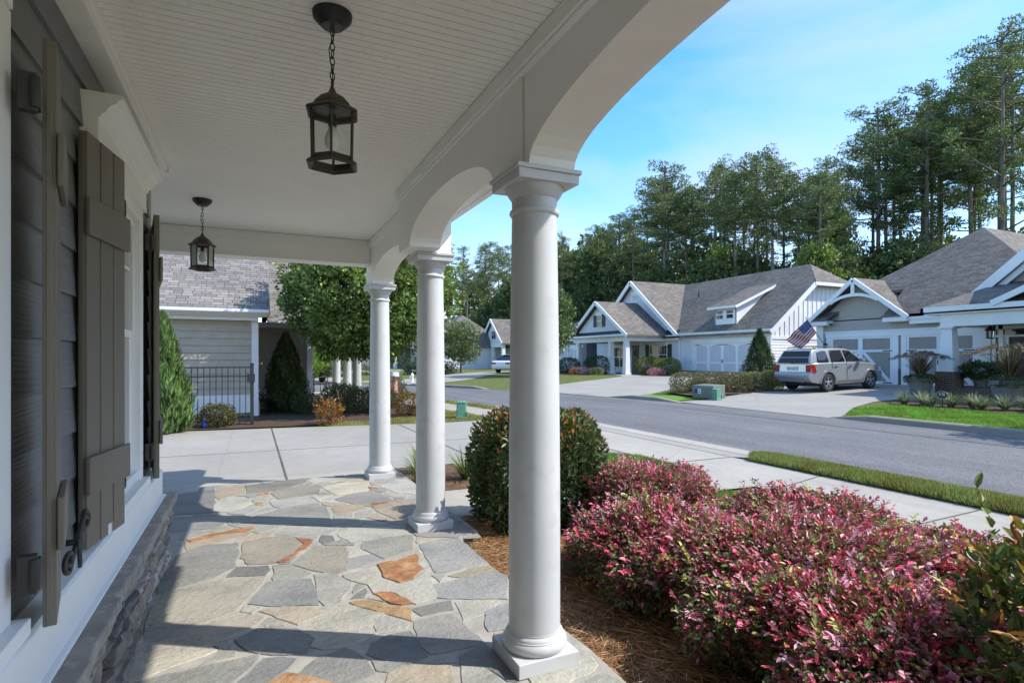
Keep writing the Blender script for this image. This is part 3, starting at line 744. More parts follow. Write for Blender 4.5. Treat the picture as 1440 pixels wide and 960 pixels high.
# smaller fitted stones in what is left between the big ones
occ |= (gx > np.where(gy < 4.45, 1.56, 1.76)) | (gx < -.53)
free = np.argwhere(~grow(occ, 2)); order = list(range(len(free))); rs.shuffle(order); FILL = [GRL, GRL, WHT, (.40,.385,.34,.05), (.36,.36,.35,0), (.46,.42,.34,.15), GRB, (.41,.41,.38,0)]
for n_, i in enumerate(order[:9000]):
    gi, gj = free[i]
    if occ[gi,gj]: continue
    x, y = gx[gi,gj], gy[gi,gj]; rad = []; K = 18
    for k in range(K):
        a = 2*math.pi*k/K; q = .0; lim = .30 if k % 9 < 4 else .20
        while q < lim:
            q += .008; jx = int(round((x+q*math.cos(a)-GX0)/G)); jy = int(round((y+q*math.sin(a)-GY0)/G))
            if jx < 0 or jy < 0 or jx >= GW or jy >= GH or occ[jy,jx]: break
        rad.append(q-.004)
    for _ in range(2): rad = [min(rad[k], 1.35*min(rad[k-1], rad[(k+1)%K])+.02) for k in range(K)]
    area = .5*sum(rad[k]*rad[(k+1)%K]*math.sin(2*math.pi/K) for k in range(K))
    if min(rad) < .022 or area < (.02 if n_ < 2500 else .006 if n_ < 6000 else .0025): continue
    P = [(x+rad[k]*math.cos(2*math.pi*k/K), y+rad[k]*math.sin(2*math.pi*k/K)) for k in range(K)]
    occ |= grow(inside(P), 2); lay(P, rs.choice(FILL), .001+rs.uniform(0,.0022))
for i in range(26):                         # behind the camera
    x = rs.uniform(-.3,1.3); y = rs.uniform(-3.5,1.0); n = rs.randint(5,7); r = rs.uniform(.2,.36)
    lay([(max(-.5,min(1.5,x+r*math.cos(2*math.pi*k/n)*rs.uniform(.7,1.2))), y+r*math.sin(2*math.pi*k/n)*rs.uniform(.7,1.2)) for k in range(n)], rs.choice([GRB,GRL,TAN,OLV]), .001+.0002*i)
st = m.build('porch_flagstones', FLAG, fl, bevel=.003, seg=1)
# ================================================================ ground, road, drives
def sft(y):
    if y < 12: return 0.0
    if y < 32: return .0145*(y-12)**2
    return 5.8+.58*(y-32)
def gz(x, y):
    q = x+sft(y)-14.4
    if q < 0: return -.12
    return min(.30, -.10+.40*min(1.25, q/12.2)**1.3) if q > .05 else -.11
def curved(x0, x1, ys, zo, name, mat, kind='structure', nx=1, t=None, terrain=True):
    """strip between two offsets from the kerb line, following the bend of the road"""
    m = MB(); vs = []
    for y in ys:
        for k in range(nx+1):
            xx = x0+(x1-x0)*k/nx
            X = xx-sft(y); vs.append((X, y, (gz(X,y) if terrain else -.12)+zo))
    fs = [(i*(nx+1)+k, i*(nx+1)+k+1, (i+1)*(nx+1)+k+1, (i+1)*(nx+1)+k) for i in range(len(ys)-1) for k in range(nx)]
    m.add(vs, fs); o = m.build(name, mat); tag(o, kind=kind); return o
def fr(a, b, s): return [a+(b-a)*i/s for i in range(s+1)]
YS = fr(-40, 12, 14)+fr(13, 34, 22)+fr(36, 140, 20)
# the ground: one lawn sheet out to the horizon
m = MB(); xs = [-400,-120,-40,-12,-4,2,8,13.8,14.35,14.5,15.5,17,19,21,24,28,34,45,70,140,500]; ys = [-400,-100,-30]+fr(-20,40,40)+fr(44,90,14)+[120,200,500]
vs = []
for y in ys:
    for x in xs: X = x-(sft(y) if y < 90 else sft(90)) if -4 < x < 100 else x; vs.append((X, y, gz(X,y)-.012))
n = len(xs); m.add(vs, [(i*n+k, i*n+k+1, (i+1)*n+k+1, (i+1)*n+k) for i in range(len(ys)-1) for k in range(n-1)])
tag(m.build('lawn', LAWNM, uv=False), kind='structure')
curved(7.88, 14.22, YS, .004, 'road', ASPH, terrain=False)
curved(12.55, 12.60, fr(-20,30,40), .0078, 'road_seam', SEAM, terrain=False)
curved(7.45, 7.878, fr(6.55,14.6,14)+[15], .006, 'near_gutter', GUTTER, terrain=False)
curved(7.62, 7.876, fr(-40,6.5,30), .006, 'near_kerb', KERB, terrain=False)
curved(7.62, 7.876, fr(15.02,60,40), .006, 'near_kerb', KERB, terrain=False)
curved(5.76, 7.10, fr(-30,60,120), .010, 'sidewalk', WALK, terrain=False)
# our driveway, from the garage side out to the street
m = MB(); 
pts = [(-9,8.25),(4.2,8.25),(5.2,8.1),(5.758,7.4),(5.758,13.7),(4.2,13.55),(2.5,13.85),(-1.5,14.35),(-9,14.6)]
m.add([(x,y,-.109) for x,y in pts],[list(range(len(pts)))]); tag(m.build('driveway', CONC), kind='structure')
m = MB(); pts = [(7.102,6.95),(7.448,6.6),(7.448,14.9),(7.102,14.2)]
m.add([(x,y,-.111) for x,y in pts],[list(range(4))]); tag(m.build('driveway_apron', CONC), kind='structure')
# concrete from the porch out to the pavement
m = MB(); m.add([(x,y,-.107) for x,y in [(1.4,5.45),(5.758,5.2),(5.758,6.45),(1.4,6.62)]],[(0,1,2,3)])
m.add([(x,y,-.107) for x,y in [(-9,7.3),(1.9,7.3),(1.9,8.249),(-9,8.249)]],[(0,1,2,3)]); tag(m.build('front_walk', WALK), kind='structure')
m = MB()
def joint(a, b, w=.022): m.beam((a[0],a[1],-.1048),(b[0],b[1],-.1048), w, .002)
joint((.44,7.3),(.44,14.2),.028); joint((3.26,8.25),(3.26,13.6),.02); joint((-9,10.85),(5.75,10.6),.01); joint((5.755,6.5),(5.755,13.7),.02); joint((7.1,5.3),(5.76,4.95),.016); joint((7.1,6.9),(5.76,6.9),.016)
for i in range(18): joint((7.1,3.4-i*1.6),(5.76,3.35-i*1.6),.014)
for i in range(10): joint((7.1-sft(15+i*1.6),15+i*1.6),(5.76-sft(15+i*1.6),15+i*1.6),.014)
joint((7.1,6.95),(7.1,14.2),.012); joint((7.45,6.6),(7.45,14.9),.014)
tag(m.build('pavement_joints', JOINT), kind='structure')
# far side kerb: real step, broken at the drives
def far_kerb(y0, y1, name='far_kerb'):
    m = MB(); ys = fr(y0, y1, max(2,int((y1-y0)/1.0))); pr = [(14.16,-.118),(14.22,-.112),(14.26,.0),(14.30,.025),(14.46,.03),(14.46,-.13)]
    vs = []
    for i, y in enumerate(ys):
        e = .12 if i in (0, len(ys)-1) else 1
        for x, z in pr: vs.append((x-sft(y), y, -.118+(z+.118)*e))
    k = len(pr); m.add(vs, [(i*k+j, i*k+j+1, (i+1)*k+j+1, (i+1)*k+j) for i in range(len(ys)-1) for j in range(k-1)])
    tag(m.build(name, KERB), kind='structure')
far_kerb(-30, 10.4); far_kerb(16.0, 19.7); far_kerb(27, 33); far_kerb(38, 47)
def quadsheet(name, e0, e1, zo, mat, n=14, k=6, kind='structure'):
    """sheet over the terrain between two edge polylines"""
    def samp(e, f):
        f *= len(e)-1; i = min(int(f), len(e)-2); f -= i
        return (e[i][0]+(e[i+1][0]-e[i][0])*f, e[i][1]+(e[i+1][1]-e[i][1])*f)
    vs = []
    for i in range(n+1):
        a, b = samp(e0, i/n), samp(e1, i/n)
        for j in range(k+1):
            x = a[0]+(b[0]-a[0])*j/k; y = a[1]+(b[1]-a[1])*j/k; vs.append((x,y,gz(x,y)+zo))
    m = MB(); m.add(vs, [(i*(k+1)+j, i*(k+1)+j+1, (i+1)*(k+1)+j+1, (i+1)*(k+1)+j) for i in range(n) for j in range(k)])
    return tag(m.build(name, mat), kind=kind)
# drives across the street
quadsheet('far_driveway', [(14.22,10.2),(15.1,10.5),(17,11.6),(19,12.3),(26.6,12.6)], [(14.22,16.3),(15.3,16.2),(18.0,17.2),(22,19.0),(26.6,19.4)], .006, CONC, 20)
quadsheet('far_driveway', [(13.55,19.3),(15.5,19.6),(18,21.2),(22,24.2),(28,25.0)], [(12.0,26.5),(14.5,27.0),(17.5,28.6),(22,30.4),(28,30.4)], .006, CONC, 20)
quadsheet('far_driveway', [(9.0,33.0),(13,35),(19,42),(27,45.5)], [(6.0,38.5),(11,39),(17.5,44.5),(27,50.5)], .006, CONC, 14)
quadsheet('far_driveway', [(2.4,47.0),(6,49),(12,51),(16,52)], [(.0,51),(5,53.5),(11,55.5),(16,56)], .006, CONC, 10)
quadsheet('far_walk', [(21.5,30.0),(22.5,31.5),(23.5,34.0)], [(23,29.7),(23.9,31.5),(24.2,34.2)], .010, WALK, 6)
# pale drive and street beyond the neighbour
quadsheet('far_driveway', [(-2.5,41.5),(2,41.0),(5.5,40.0)], [(-2,47),(3,46),(7,44)], .006, CONC, 6)
quadsheet('bright_lawn', [(14.47,1),(14.47,6),(14.47,10.0),(15.15,10.55)], [(18.6,1),(18.5,6),(18.4,11.3),(17.0,11.5)], .012, LAWNB, 16)
quadsheet('bright_lawn', [(14.3,16.6),(14.05,18.5),(13.9,19.1)], [(16.6,17.2),(17.3,19.2),(16.4,19.8)], .012, LAWNB, 8)
# planting beds
m = MB()
def bedmesh(name, pts, mat, z=-.09, hmp=.05, seed=0):
    xs = [p[0] for p in pts]; ys = [p[1] for p in pts]; n = 26
    bm = bmesh.new(); f = bm.faces.new([bm.verts.new((x,y,z)) for x,y in pts])
    bmesh.ops.triangulate(bm, faces=bm.faces[:]); bmesh.ops.subdivide_edges(bm, edges=bm.edges[:], cuts=5, use_grid_fill=True)
    bnd = {v for e in bm.edges if e.is_boundary for v in e.verts}
    for v in bm.verts:
        if v not in bnd: v.co.z += hmp*(.6+.4*math.sin(v.co.x*3.1+seed)*math.cos(v.co.y*2.7))
    me = bpy.data.meshes.new(name); bm.to_mesh(me); bm.free(); me.materials.append(mat)
    o = bpy.data.objects.new(name, me); COL.objects.link(o); return tag(o, kind='structure')
bedmesh('straw_bed', [(1.5,-2),(4.6,-2),(4.5,4.5),(4.3,5.2),(1.75,5.4),(1.7,4.65),(1.5,4.5)], STRAWB, -.11, .05)
bedmesh('straw_bed', [(1.75,6.63),(3.6,6.6),(3.6,8.2),(1.92,8.22),(1.88,7.45)], STRAWB, -.11, .03)
bedmesh('mulch_bed', [(-6,14.65),(-1.5,14.45),(1.2,14.3),(2.6,14.6),(4.2,15.2),(5.2,16.2),(5.0,18.5),(3.6,20.2),(2.2,26),(1.5,27),(-.5,20),(-6,19.6)], SOIL, -.10, .05)
bedmesh('mulch_bed', [(18.5,2),(18.5,11.2),(19.6,12.4),(23.4,12.2),(23.4,2)], SOIL, .02, .05)
bedmesh('mulch_bed', [(16.2,19.6),(15.7,17.4),(20.4,17.2),(23.3,19.4),(23,20.2),(20,20.0)], SOIL, .03, .03)
bedmesh('mulch_bed', [(21,31.8),(23.6,31.0),(27,29.8),(27.5,36),(23.6,40.5),(20.4,40.5),(20,36)], SOIL, .2, .04)

# ================================================================ foliage helpers
def sph(rs, n):
    d = rs.normal(size=(n,3)); return nrmz(d)
def cloud(rs, n, c, r, shell=.55):
    d = sph(rs, n); q = (shell+(1-shell)*rs.random((n,1))**.6)
    return np.array(c)+d*np.array(r)*q, d
def clumps_leaves(rs, centers, radii, per, L, W, cols, wts=None, up=.35, flat=.8):
    Ps, Ds, Ns, Cs = [], [], [], []
    for c, r in zip(centers, radii):
        p, d = cloud(rs, per, c, (r,r,r*flat)); Ps.append(p)
        Ds.append(nrmz(d+rs.normal(0,.55,(per,3))+np.array([0,0,up]))); Ns.append(nrmz(rs.normal(size=(per,3))+np.array([0,0,.8])))
        cc = pal(rs, per, cols, wts); Cs.append(cc*(1+rs.normal(0,.10)))
    P = np.concatenate(Ps); n = len(P)
    return leafV(P, np.concatenate(Ds), np.concatenate(Ns), L*rs.uniform(.6,1.25,n), W*rs.uniform(.7,1.2,n)), np.clip(np.concatenate(Cs),.004,1)

def pine_proto(seed, H=22.0, crown=.5, spread=2.6, per=36):
    rs = np.random.default_rng(seed); rr = random.Random(seed)
    root = empty('pine_tree')
    m = MB(); bend = rr.uniform(-.5,.5), rr.uniform(-.5,.5)
    def axis(f): return (bend[0]*math.sin(f*2.2), bend[1]*math.sin(f*2.6), H*f)
    m.tube([axis(i/12) for i in range(13)], [.20*(1-.78*i/12)+.03 for i in range(13)], 8)
    C, Rr = [], []
    nb = int(34+14*crown)
    for i in range(nb):
        f = 1-crown*(i/nb)**.92; f = min(.985, f+rr.uniform(-.015,.015))
        t = (1-f)/crown
        L = spread*(.30+.95*math.sin(min(1,t*1.15+.08)*math.pi*.62))*rr.uniform(.55,1.15)
        if t > .75 and rr.random() < .45: continue
        a = i*2.399+rr.uniform(-.5,.5); b = axis(f); rise = rr.uniform(-.05,.4)*L
        tip = (b[0]+L*math.cos(a), b[1]+L*math.sin(a), b[2]+rise)
        mid = (b[0]+.55*L*math.cos(a+.12), b[1]+.55*L*math.sin(a+.12), b[2]+rise*.35)
        m.tube([b, mid, tip], [.065,.045,.02], 5)
        k = max(3, int(L*3.1))
        for j in range(k):
            g = 1-.66*j/k*rr.uniform(.8,1.1)
            C.append((b[0]+(tip[0]-b[0])*g+rr.uniform(-.48,.48), b[1]+(tip[1]-b[1])*g+rr.uniform(-.48,.48), b[2]+(tip[2]-b[2])*g+.12+rr.uniform(-.15,.32)))
            Rr.append(rr.uniform(.24,.50))
    for i in range(4): p = axis(.95+.05*i/3); C.append((p[0]+rr.uniform(-.3,.3),p[1]+rr.uniform(-.3,.3),p[2]+.2)); Rr.append(rr.uniform(.3,.5))
    # a few dead stubs lower down
    for i in range(5):
        f = rr.uniform(.22, 1-crown); b = axis(f); a = rr.uniform(0,6.28); L = rr.uniform(.5,1.5)
        m.tube([b,(b[0]+L*math.cos(a),b[1]+L*math.sin(a),b[2]+rr.uniform(-.2,.3))],[.035,.012],4)
    m.build('trunk', BARK, root, local=True, smooth=True, uv=False, fixn=False)
    V, Cc = clumps_leaves(rs, C, Rr, per, .20, .10, [(.135,.20,.065),(.10,.155,.06),(.185,.24,.075),(.075,.12,.05),(.24,.27,.08)], [3,3,2,2,.6], up=.55, flat=.55)
    quads_np('crown', V, NEEDLE, Cc, root)
    return root
def leafy_proto(name, seed, H, cr, cz, trunk_r, nclump, per, L, W, cols, wts=None, clump=.7, droop=.25, trunk_h=None, egg=0, shoots=0, shcol=None):
    rs = np.random.default_rng(seed); rr = random.Random(seed); root = empty(name); m = MB()
    rx, rz = cr; th = trunk_h or cz-rz*.6
    m.tube([(0,0,0),(.02,.01,th*.5),(.03*rr.uniform(-1,1),.02,th),(0,0,cz+rz*.5)], [trunk_r,trunk_r*.8,trunk_r*.6,trunk_r*.15], 9)
    C, Rr = [], []
    for i in range(nclump):
        d = sph(rs,1)[0]; q = (.45+.55*rr.random()**.5)
        hz = d[2]; rad = rx*(1-egg*max(0,hz))
        c = (d[0]*rad*q, d[1]*rad*q, cz+hz*rz*q)
        C.append(c); Rr.append(clump*rr.uniform(.55,1.2))
        if i % 3 == 0:
            zb = max(th*.7, min(cz+rz*.3, c[2]-rr.uniform(.2,.5)*rz)); m.tube([(0,0,zb),(c[0]*.5,c[1]*.5,(zb+c[2])/2+.05),c],[trunk_r*.35,trunk_r*.2,trunk_r*.06],5)
    m.build('trunk', BARK2, root, local=True, smooth=True, uv=False, fixn=False)
    V, Cc = clumps_leaves(rs, C, Rr, per, L, W, cols, wts, up=droop)
    if shoots:
        dd = sph(rs, shoots); dd[:,2] = dd[:,2]*.8+.15; rad = rx*(1-egg*np.clip(dd[:,2],0,1)); b0 = np.stack([dd[:,0]*rad*.93, dd[:,1]*rad*.93, cz+dd[:,2]*rz*.93],1)
        mm = 34; tt = rs.random((shoots,mm)); ax_ = nrmz(dd*np.array([.55,.55,.2])+np.array([0,0,.75]))
        Pp = (b0[:,None,:]+ax_[:,None,:]*(tt*rs.uniform(.35,.85,(shoots,1)))[:,:,None]+rs.normal(0,.055,(shoots,mm,3))).reshape(-1,3); q = len(Pp)
        V2 = leafV(Pp, nrmz(rs.normal(0,.6,(q,3))+np.repeat(dd,mm,0)*.6+np.array([0,0,.3])), nrmz(rs.normal(size=(q,3))), L*rs.uniform(.5,1,q), W*rs.uniform(.6,1,q))
        V = np.concatenate([V,V2]); Cc = np.concatenate([Cc, pal(rs, q, shcol)])
    quads_np('crown', V, LEAF, Cc, root)
    return root
def shrub(name, c, r, n, L, W, cols, wts, label, cat='shrub', group=None, seed=1, p=2.4, lump=.12, mat=None, up=.45, zmin=0.0, twigs=True, oval=False, flat=0, sprigs=0, top=None, topw=None, topf=.35, flowers=0, flcols=None, core=True, jag=.0):
    """leafy shrub: leaves spread through the outer shell of a lumpy rounded block"""
    rs = np.random.default_rng(seed); root = empty(name, c, 0, label, cat, group)
    d = sph(rs, int(n*1.35)); d = d[(d[:,2] > -.92)][:n]; n = len(d)
    ph = rs.uniform(0,6.28,8)
    q = 1/((np.abs(d)**p).sum(1))**(1/p)
    lum = 1+lump*(np.sin(5*d[:,0]+ph[0])*np.cos(4*d[:,1]+ph[1])+.7*np.sin(9*d[:,1]+ph[2]+3*d[:,2])+.5*np.sin(13*d[:,0]+ph[3])*np.sin(11*d[:,2]+ph[4]))
    dep = 1-.30*rs.random(n)**2.0+jag*np.abs(rs.normal(size=n))*(d[:,2]>.1)
    h = r[2]
    P = d*(q*lum*dep)[:,None]*np.array(r); P[:,2] = P[:,2]+h*.0+0
    # put the middle of the block at 45% of its height
    P[:,2] = P[:,2]*.53+h*.47
    ok = P[:,2] > zmin; P = P[ok]; d = d[ok]
    k = len(P); dn = nrmz(P-np.array([0,0,h*.4]))
    D = nrmz(dn*.9+rs.normal(0,.55,(k,3))+np.array([0,0,up])); Nn = nrmz(dn+rs.normal(0,.45,(k,3))+np.array([0,0,.5]))
    C = pal(rs, k, cols, wts)
    if top is not None:
        f = P[:,2]/h
        clus = .5+.5*np.sin(P[:,0]*9+ph[5])*np.sin(P[:,1]*9+ph[6])
        msk = (rs.random(k) < np.clip((f-topf)*2.2,0,1)*(.45+.55*clus)); C[msk] = pal(rs, int(msk.sum()), top, topw)
    if flat: Nn = nrmz(Nn*(1-flat)+np.array([.15,-.1,1])*flat+rs.normal(0,.22,(k,3)))
    if sprigs:
        tp = rs.choice(np.where(P[:,2] > .55*h)[0], sprigs); m_ = 9
        ln = rs.uniform(.05,.13,sprigs)*(L/.031); sdir = nrmz(dn[tp]*.7+rs.normal(0,.45,(sprigs,3))+np.array([0,0,.55]))
        tt = np.linspace(.1,1,m_); Ps = (P[tp][:,None,:]+sdir[:,None,:]*(ln[:,None]*tt)[:,:,None]).reshape(-1,3)
        sd2 = np.repeat(sdir,m_,0); sg = np.where(np.arange(len(Ps))%2 == 0,1,-1)[:,None]; sv = nrmz(np.cross(sd2, rs.normal(0,.2,sd2.shape)+np.array([0,0,1])))
        P = np.concatenate([P,Ps]); D = np.concatenate([D,nrmz(sd2*.7+sv*sg*.8)]); Nn = np.concatenate([Nn,nrmz(rs.normal(0,.3,Ps.shape)+np.array([0,0,1]))])
        C = np.concatenate([C, np.repeat(pal(rs, sprigs, top if top is not None else cols, topw if top is not None else wts), m_, 0)*rs.uniform(.85,1.15,(len(Ps),1))]); k2 = len(Ps)
    kk_ = len(P)
    V = (leafV2 if oval else leafV)(P, D, Nn, L*rs.uniform(.45,1.4,kk_), W*rs.uniform(.6,1.3,kk_))
    if oval: C = np.concatenate([C, C*.97])
    quads_np('foliage', V, mat or LEAF, C, root)
    if core:
        m = MB(); rr = random.Random(seed)
        for i in range(int(26 if twigs else 8)):
            a = rr.uniform(0,6.28); e = rr.uniform(.25,1.35); q2 = rr.uniform(.75,1.0)
            tip = (r[0]*.85*math.cos(a)*math.cos(e)*q2, r[1]*.85*math.sin(a)*math.cos(e)*q2, h*(.15+.85*math.sin(e))*q2)
            m.tube([(rr.uniform(-.06,.06),rr.uniform(-.06,.06),-.02),(tip[0]*.45,tip[1]*.45,tip[2]*.55),tip],[.012,.008,.003],5)
        m.build('stems', BARK2, root, local=True, uv=False, fixn=False)
    if flowers:
        ff = rs.choice(k, flowers, p=None); ff = ff[P[ff,2] > .3*h]; s = 9
        Pf = np.repeat(P[ff]+dn[ff]*.015, s, 0); kk = len(Pf)
        Df = nrmz(np.repeat(dn[ff], s, 0)*.6+rs.normal(0,.9,(kk,3))); 
        Vf = leafV(Pf, Df, nrmz(rs.normal(size=(kk,3))), .030*rs.uniform(.6,1.2,kk), .009*rs.uniform(.8,1.3,kk), wpos=.6)
        tag(quads_np('flowers', Vf, PETAL, pal(rs, kk, flcols), root), kind='stuff')
    return root
def strap_plant(name, loc, n, L, W, cols, label=None, cat='plant', group=None, seed=1, spread=.9):
    rs = np.random.default_rng(seed); root = empty(name, loc, 0, label, cat, group)
    a = rs.uniform(0,6.28,n); e = rs.uniform(.15,1,n)*spread; ln = L*rs.uniform(.6,1.15,n)
    segs = 5; q = []
    base = np.stack([np.cos(a)*.05*rs.random(n), np.sin(a)*.05*rs.random(n), np.zeros(n)],1)
    out = np.stack([np.cos(a),np.sin(a),np.zeros(n)],1); side = np.stack([-np.sin(a),np.cos(a),np.zeros(n)],1)
    prev = base; w0 = W*rs.uniform(.7,1.2,n)
    cc = pal(rs, n, cols); Cs = []
    for s in range(segs):
        f0, f1 = s/segs, (s+1)/segs
        ang = e*(.25+1.5*f1)
        nxt = prev+(out*np.sin(ang)[:,None]+np.array([0,0,1])*np.cos(ang)[:,None])*(ln/segs)[:,None]
        wa = (w0*(1-f0**2.5*.8))[:,None]*side/2; wb = (w0*(1-f1**2.5*.92))[:,None]*side/2
        q.append(np.stack([prev-wa,prev+wa,nxt+wb,nxt-wb],1)); Cs.append(cc); prev = nxt
    quads_np('blades', np.concatenate(q), LEAF, np.concatenate(Cs), root)
    return root
def grass(name, poly_fn, n, h, cols, seed, bounds, wts=None, w=.006, zf=None):
    rs = np.random.default_rng(seed); x0,x1,y0,y1 = bounds
    x = rs.uniform(x0,x1,n); y = rs.uniform(y0,y1,n); ok = poly_fn(x,y); x, y = x[ok], y[ok]; n = len(x)
    z = zf(x,y) if zf is not None else np.full(n,-.11)
    P = np.stack([x,y,z],1); D = nrmz(rs.normal(0,.38,(n,3))*np.array([1,1,0])+np.array([0,0,1])); Nn = nrmz(rs.normal(size=(n,3))*np.array([1,1,.1]))
    V = leafV(P, D, Nn, h*rs.uniform(.5,1.25,n), w*rs.uniform(.7,1.4,n), fold=.1, wpos=.3)
    pv = 1+.28*np.sin(3.1*x+1.7*np.sin(2.3*y))*np.sin(2.7*y+.8)+.15*np.sin(9*x)*np.sin(11*y); ok2 = rs.random(n) < np.clip(.55+.5*pv,.3,1)
    o = quads_np(name, V[ok2], GRASSB, (pal(rs, n, cols, wts)*np.stack([.6+.4*pv,pv,.8*pv],1).clip(.3,1.6))[ok2]); return tag(o, kind='stuff')

# ================================================================ planting by the porch
PINKL = [(.40,.085,.14),(.52,.23,.30),(.25,.055,.08),(.21,.23,.065),(.58,.36,.43),(.16,.21,.055)]
PINKT = [(.72,.09,.18),(.58,.20,.28),(.66,.34,.42),(.85,.12,.27),(.54,.08,.13),(.40,.38,.09)]
GRNL = [(.125,.18,.06),(.18,.17,.065),(.17,.085,.075),(.09,.14,.05)]
FLP = [(.62,.05,.16),(.75,.10,.24),(.55,.04,.10)]
LG = 'pink leaved fringe shrubs beside the porch'
def lorop(c, r, n, label, seed, fl=480):
    return shrub('fringe_flower_shrub', c, r, int(n*1.0), .031, .0175, GRNL+PINKL[:4], [3.4,2.4,1,3,1.1,.8,1,1.6], label, group=LG, seed=seed, p=2.3, lump=.13, top=PINKT+PINKL, topw=[2.8,1.9,1.1,1.2,2.4,2.0,2,1.5,1.6,2.2,1.0,2.0], topf=.46, flowers=fl, flcols=FLP, mat=GLOSSL, jag=.03, oval=True, flat=.55, sprigs=int(n*.010), up=.25)
lorop((3.32,4.25,-.1),(.62,.50,.58), 28000, 'rounded pink and purple shrub at the back, against the front walk', 21)
lorop((2.62,3.10,-.1),(.62,.70,.54), 34000, 'low pink shrub nearest the front porch column, green near its base', 22)
lorop((2.92,2.28,-.1),(.86,.82,.58), 52000, 'broad pink flowering shrub in the middle of the bed', 23, 90)
lorop((3.72,2.75,-.1),(.50,.70,.57), 25000, 'pink red shrub along the pavement behind the broad middle shrub', 24)
lorop((2.50,1.50,-.1),(.56,.62,.55), 32000, 'pink shrub with dark green sides at the bottom edge of the view', 25)
lorop((3.45,1.75,-.1),(.56,.55,.57), 27000, 'tall pink shrub behind the orange tipped bush at the corner', 26)
PHOT = [(.075,.115,.048),(.10,.15,.055),(.055,.09,.038),(.13,.175,.06)]
PHT = [(.42,.17,.04),(.50,.21,.05),(.32,.22,.05),(.15,.17,.04),(.45,.11,.06)]
shrub('cleyera_bush', (2.50,4.86,-.1), (.58,.52,1.10), 19000, .055, .025, PHOT, None, 'big rounded dark green bush with orange tips behind the nearest column', 'bush', seed=31, p=3.2, lump=.07, mat=GLOSSL, top=PHT+PHOT, topw=[1.6,1.4,1.4,2.4,.5,2,2,1,1.5], topf=.55, zmin=-.02, oval=True)
shrub('cleyera_bush', (2.64,1.04,-.1), (.27,.26,.90), 2300, .062, .028, PHOT, [2,2,1.6,2.4], 'glossy green bush with orange yellow new leaves in the bottom right corner', 'bush', seed=32, p=2.4, lump=.12, mat=GLOSSL, top=[(.55,.27,.04),(.52,.36,.06),(.45,.16,.06),(.16,.2,.04)], topw=[.7,.7,.6,5], topf=.6, jag=.06, oval=True, sprigs=26)
LIR = [(.16,.20,.05),(.10,.15,.035),(.28,.30,.12),(.07,.11,.03),(.36,.36,.2)]
for i, (x, y, lb) in enumerate(((1.98,7.15,'clump of variegated grassy leaves just right of the farthest porch column'),(2.55,7.0,'clump of grassy leaves by the concrete walk behind the middle column'),(2.95,7.25,'grassy leaf clump between the middle column and the big dark bush'),(2.2,7.75,'pale grassy leaf clump behind the others at the drive edge'))):
    strap_plant('liriope_clump', (x,y,-.09), 130, .44, .016, LIR, lb, 'plant', 'grassy clumps by the concrete walk', 40+i, 1.0)
# pine straw lying on the bed
rs_ = np.random.default_rng(55); n = 42000
x = rs_.uniform(1.55,2.7,n); y = rs_.uniform(1.2,5.3,n); x = np.where(rs_.random(n) < .25, rs_.uniform(1.55,4.3,n), x)
P = np.stack([x,y,-.085+rs_.random(n)*.05],1); D = nrmz(rs_.normal(size=(n,3))*np.array([1,1,.13])); D[:,2] = np.abs(D[:,2])*.5
V = leafV(P, D, nrmz(rs_.normal(size=(n,3))*.5+np.array([0,0,1])), rs_.uniform(.08,.2,n), np.full(n,.0032), fold=.0, wpos=.5)
tag(quads_np('pine_straw', V, STRAWN, pal(rs_, n, [(.40,.22,.09),(.52,.31,.15),(.28,.145,.06),(.17,.09,.045),(.6,.43,.24)], [3,2.5,3,1.4,1])), kind='stuff')
# turf: strip by the kerb and the little lawns beside the walk
strip = lambda x, y: (x > 7.08+.02*np.sin(y*3)) & (x < 7.84) & ((y < 6.45-.9*(7.84-x)/.76*0+.35*(x-7.08)/-.76+.1))
def mound(name, pts, z0, hmp, mat): return bedmesh(name, pts, mat, z0, hmp)
mound('kerb_lawn', [(7.10,-8),(7.63,-8),(7.63,6.15),(7.35,6.7),(7.12,6.6)], -.105, .05, DRYG)
GC = [(.22,.26,.075),(.18,.21,.06),(.34,.30,.13),(.29,.29,.10),(.46,.37,.18)]
grass('kerb_grass', lambda x,y: (x>7.07)&(x<7.70)&(y<6.7-.6*np.abs(x-7.33)), 95000, .085, GC, 61, (7.05,7.72,-1.5,6.7), [3,2.5,2,2,1.2], .009, lambda x,y: -.10+.045*np.clip(1-((x-7.38)/.30)**2,0,1))
GE = [(.16,.28,.05),(.12,.22,.04),(.21,.30,.06),(.32,.29,.10)]
mound('small_lawn', [(4.4,6.70),(5.6,6.62),(5.73,6.8),(5.73,7.2),(5.2,7.9),(4.4,8.1)], -.108, .03, LAWNM)
grass('lawn_grass', lambda x,y: (x+.75*y<11.35), 22000, .065, GE, 62, (4.4,5.74,6.65,8.1), [3,3,2,1], .008)
mound('small_lawn', [(4.45,1.5),(5.73,1.5),(5.73,4.8),(5.4,5.1),(4.45,5.15)], -.108, .03, LAWNM)
grass('lawn_grass', lambda x,y: (y<5.12-.25*(x-4.4)*(x>5.2)), 34000, .06, GE, 63, (4.4,5.74,1.6,5.12), [3,3,2,1], .008)
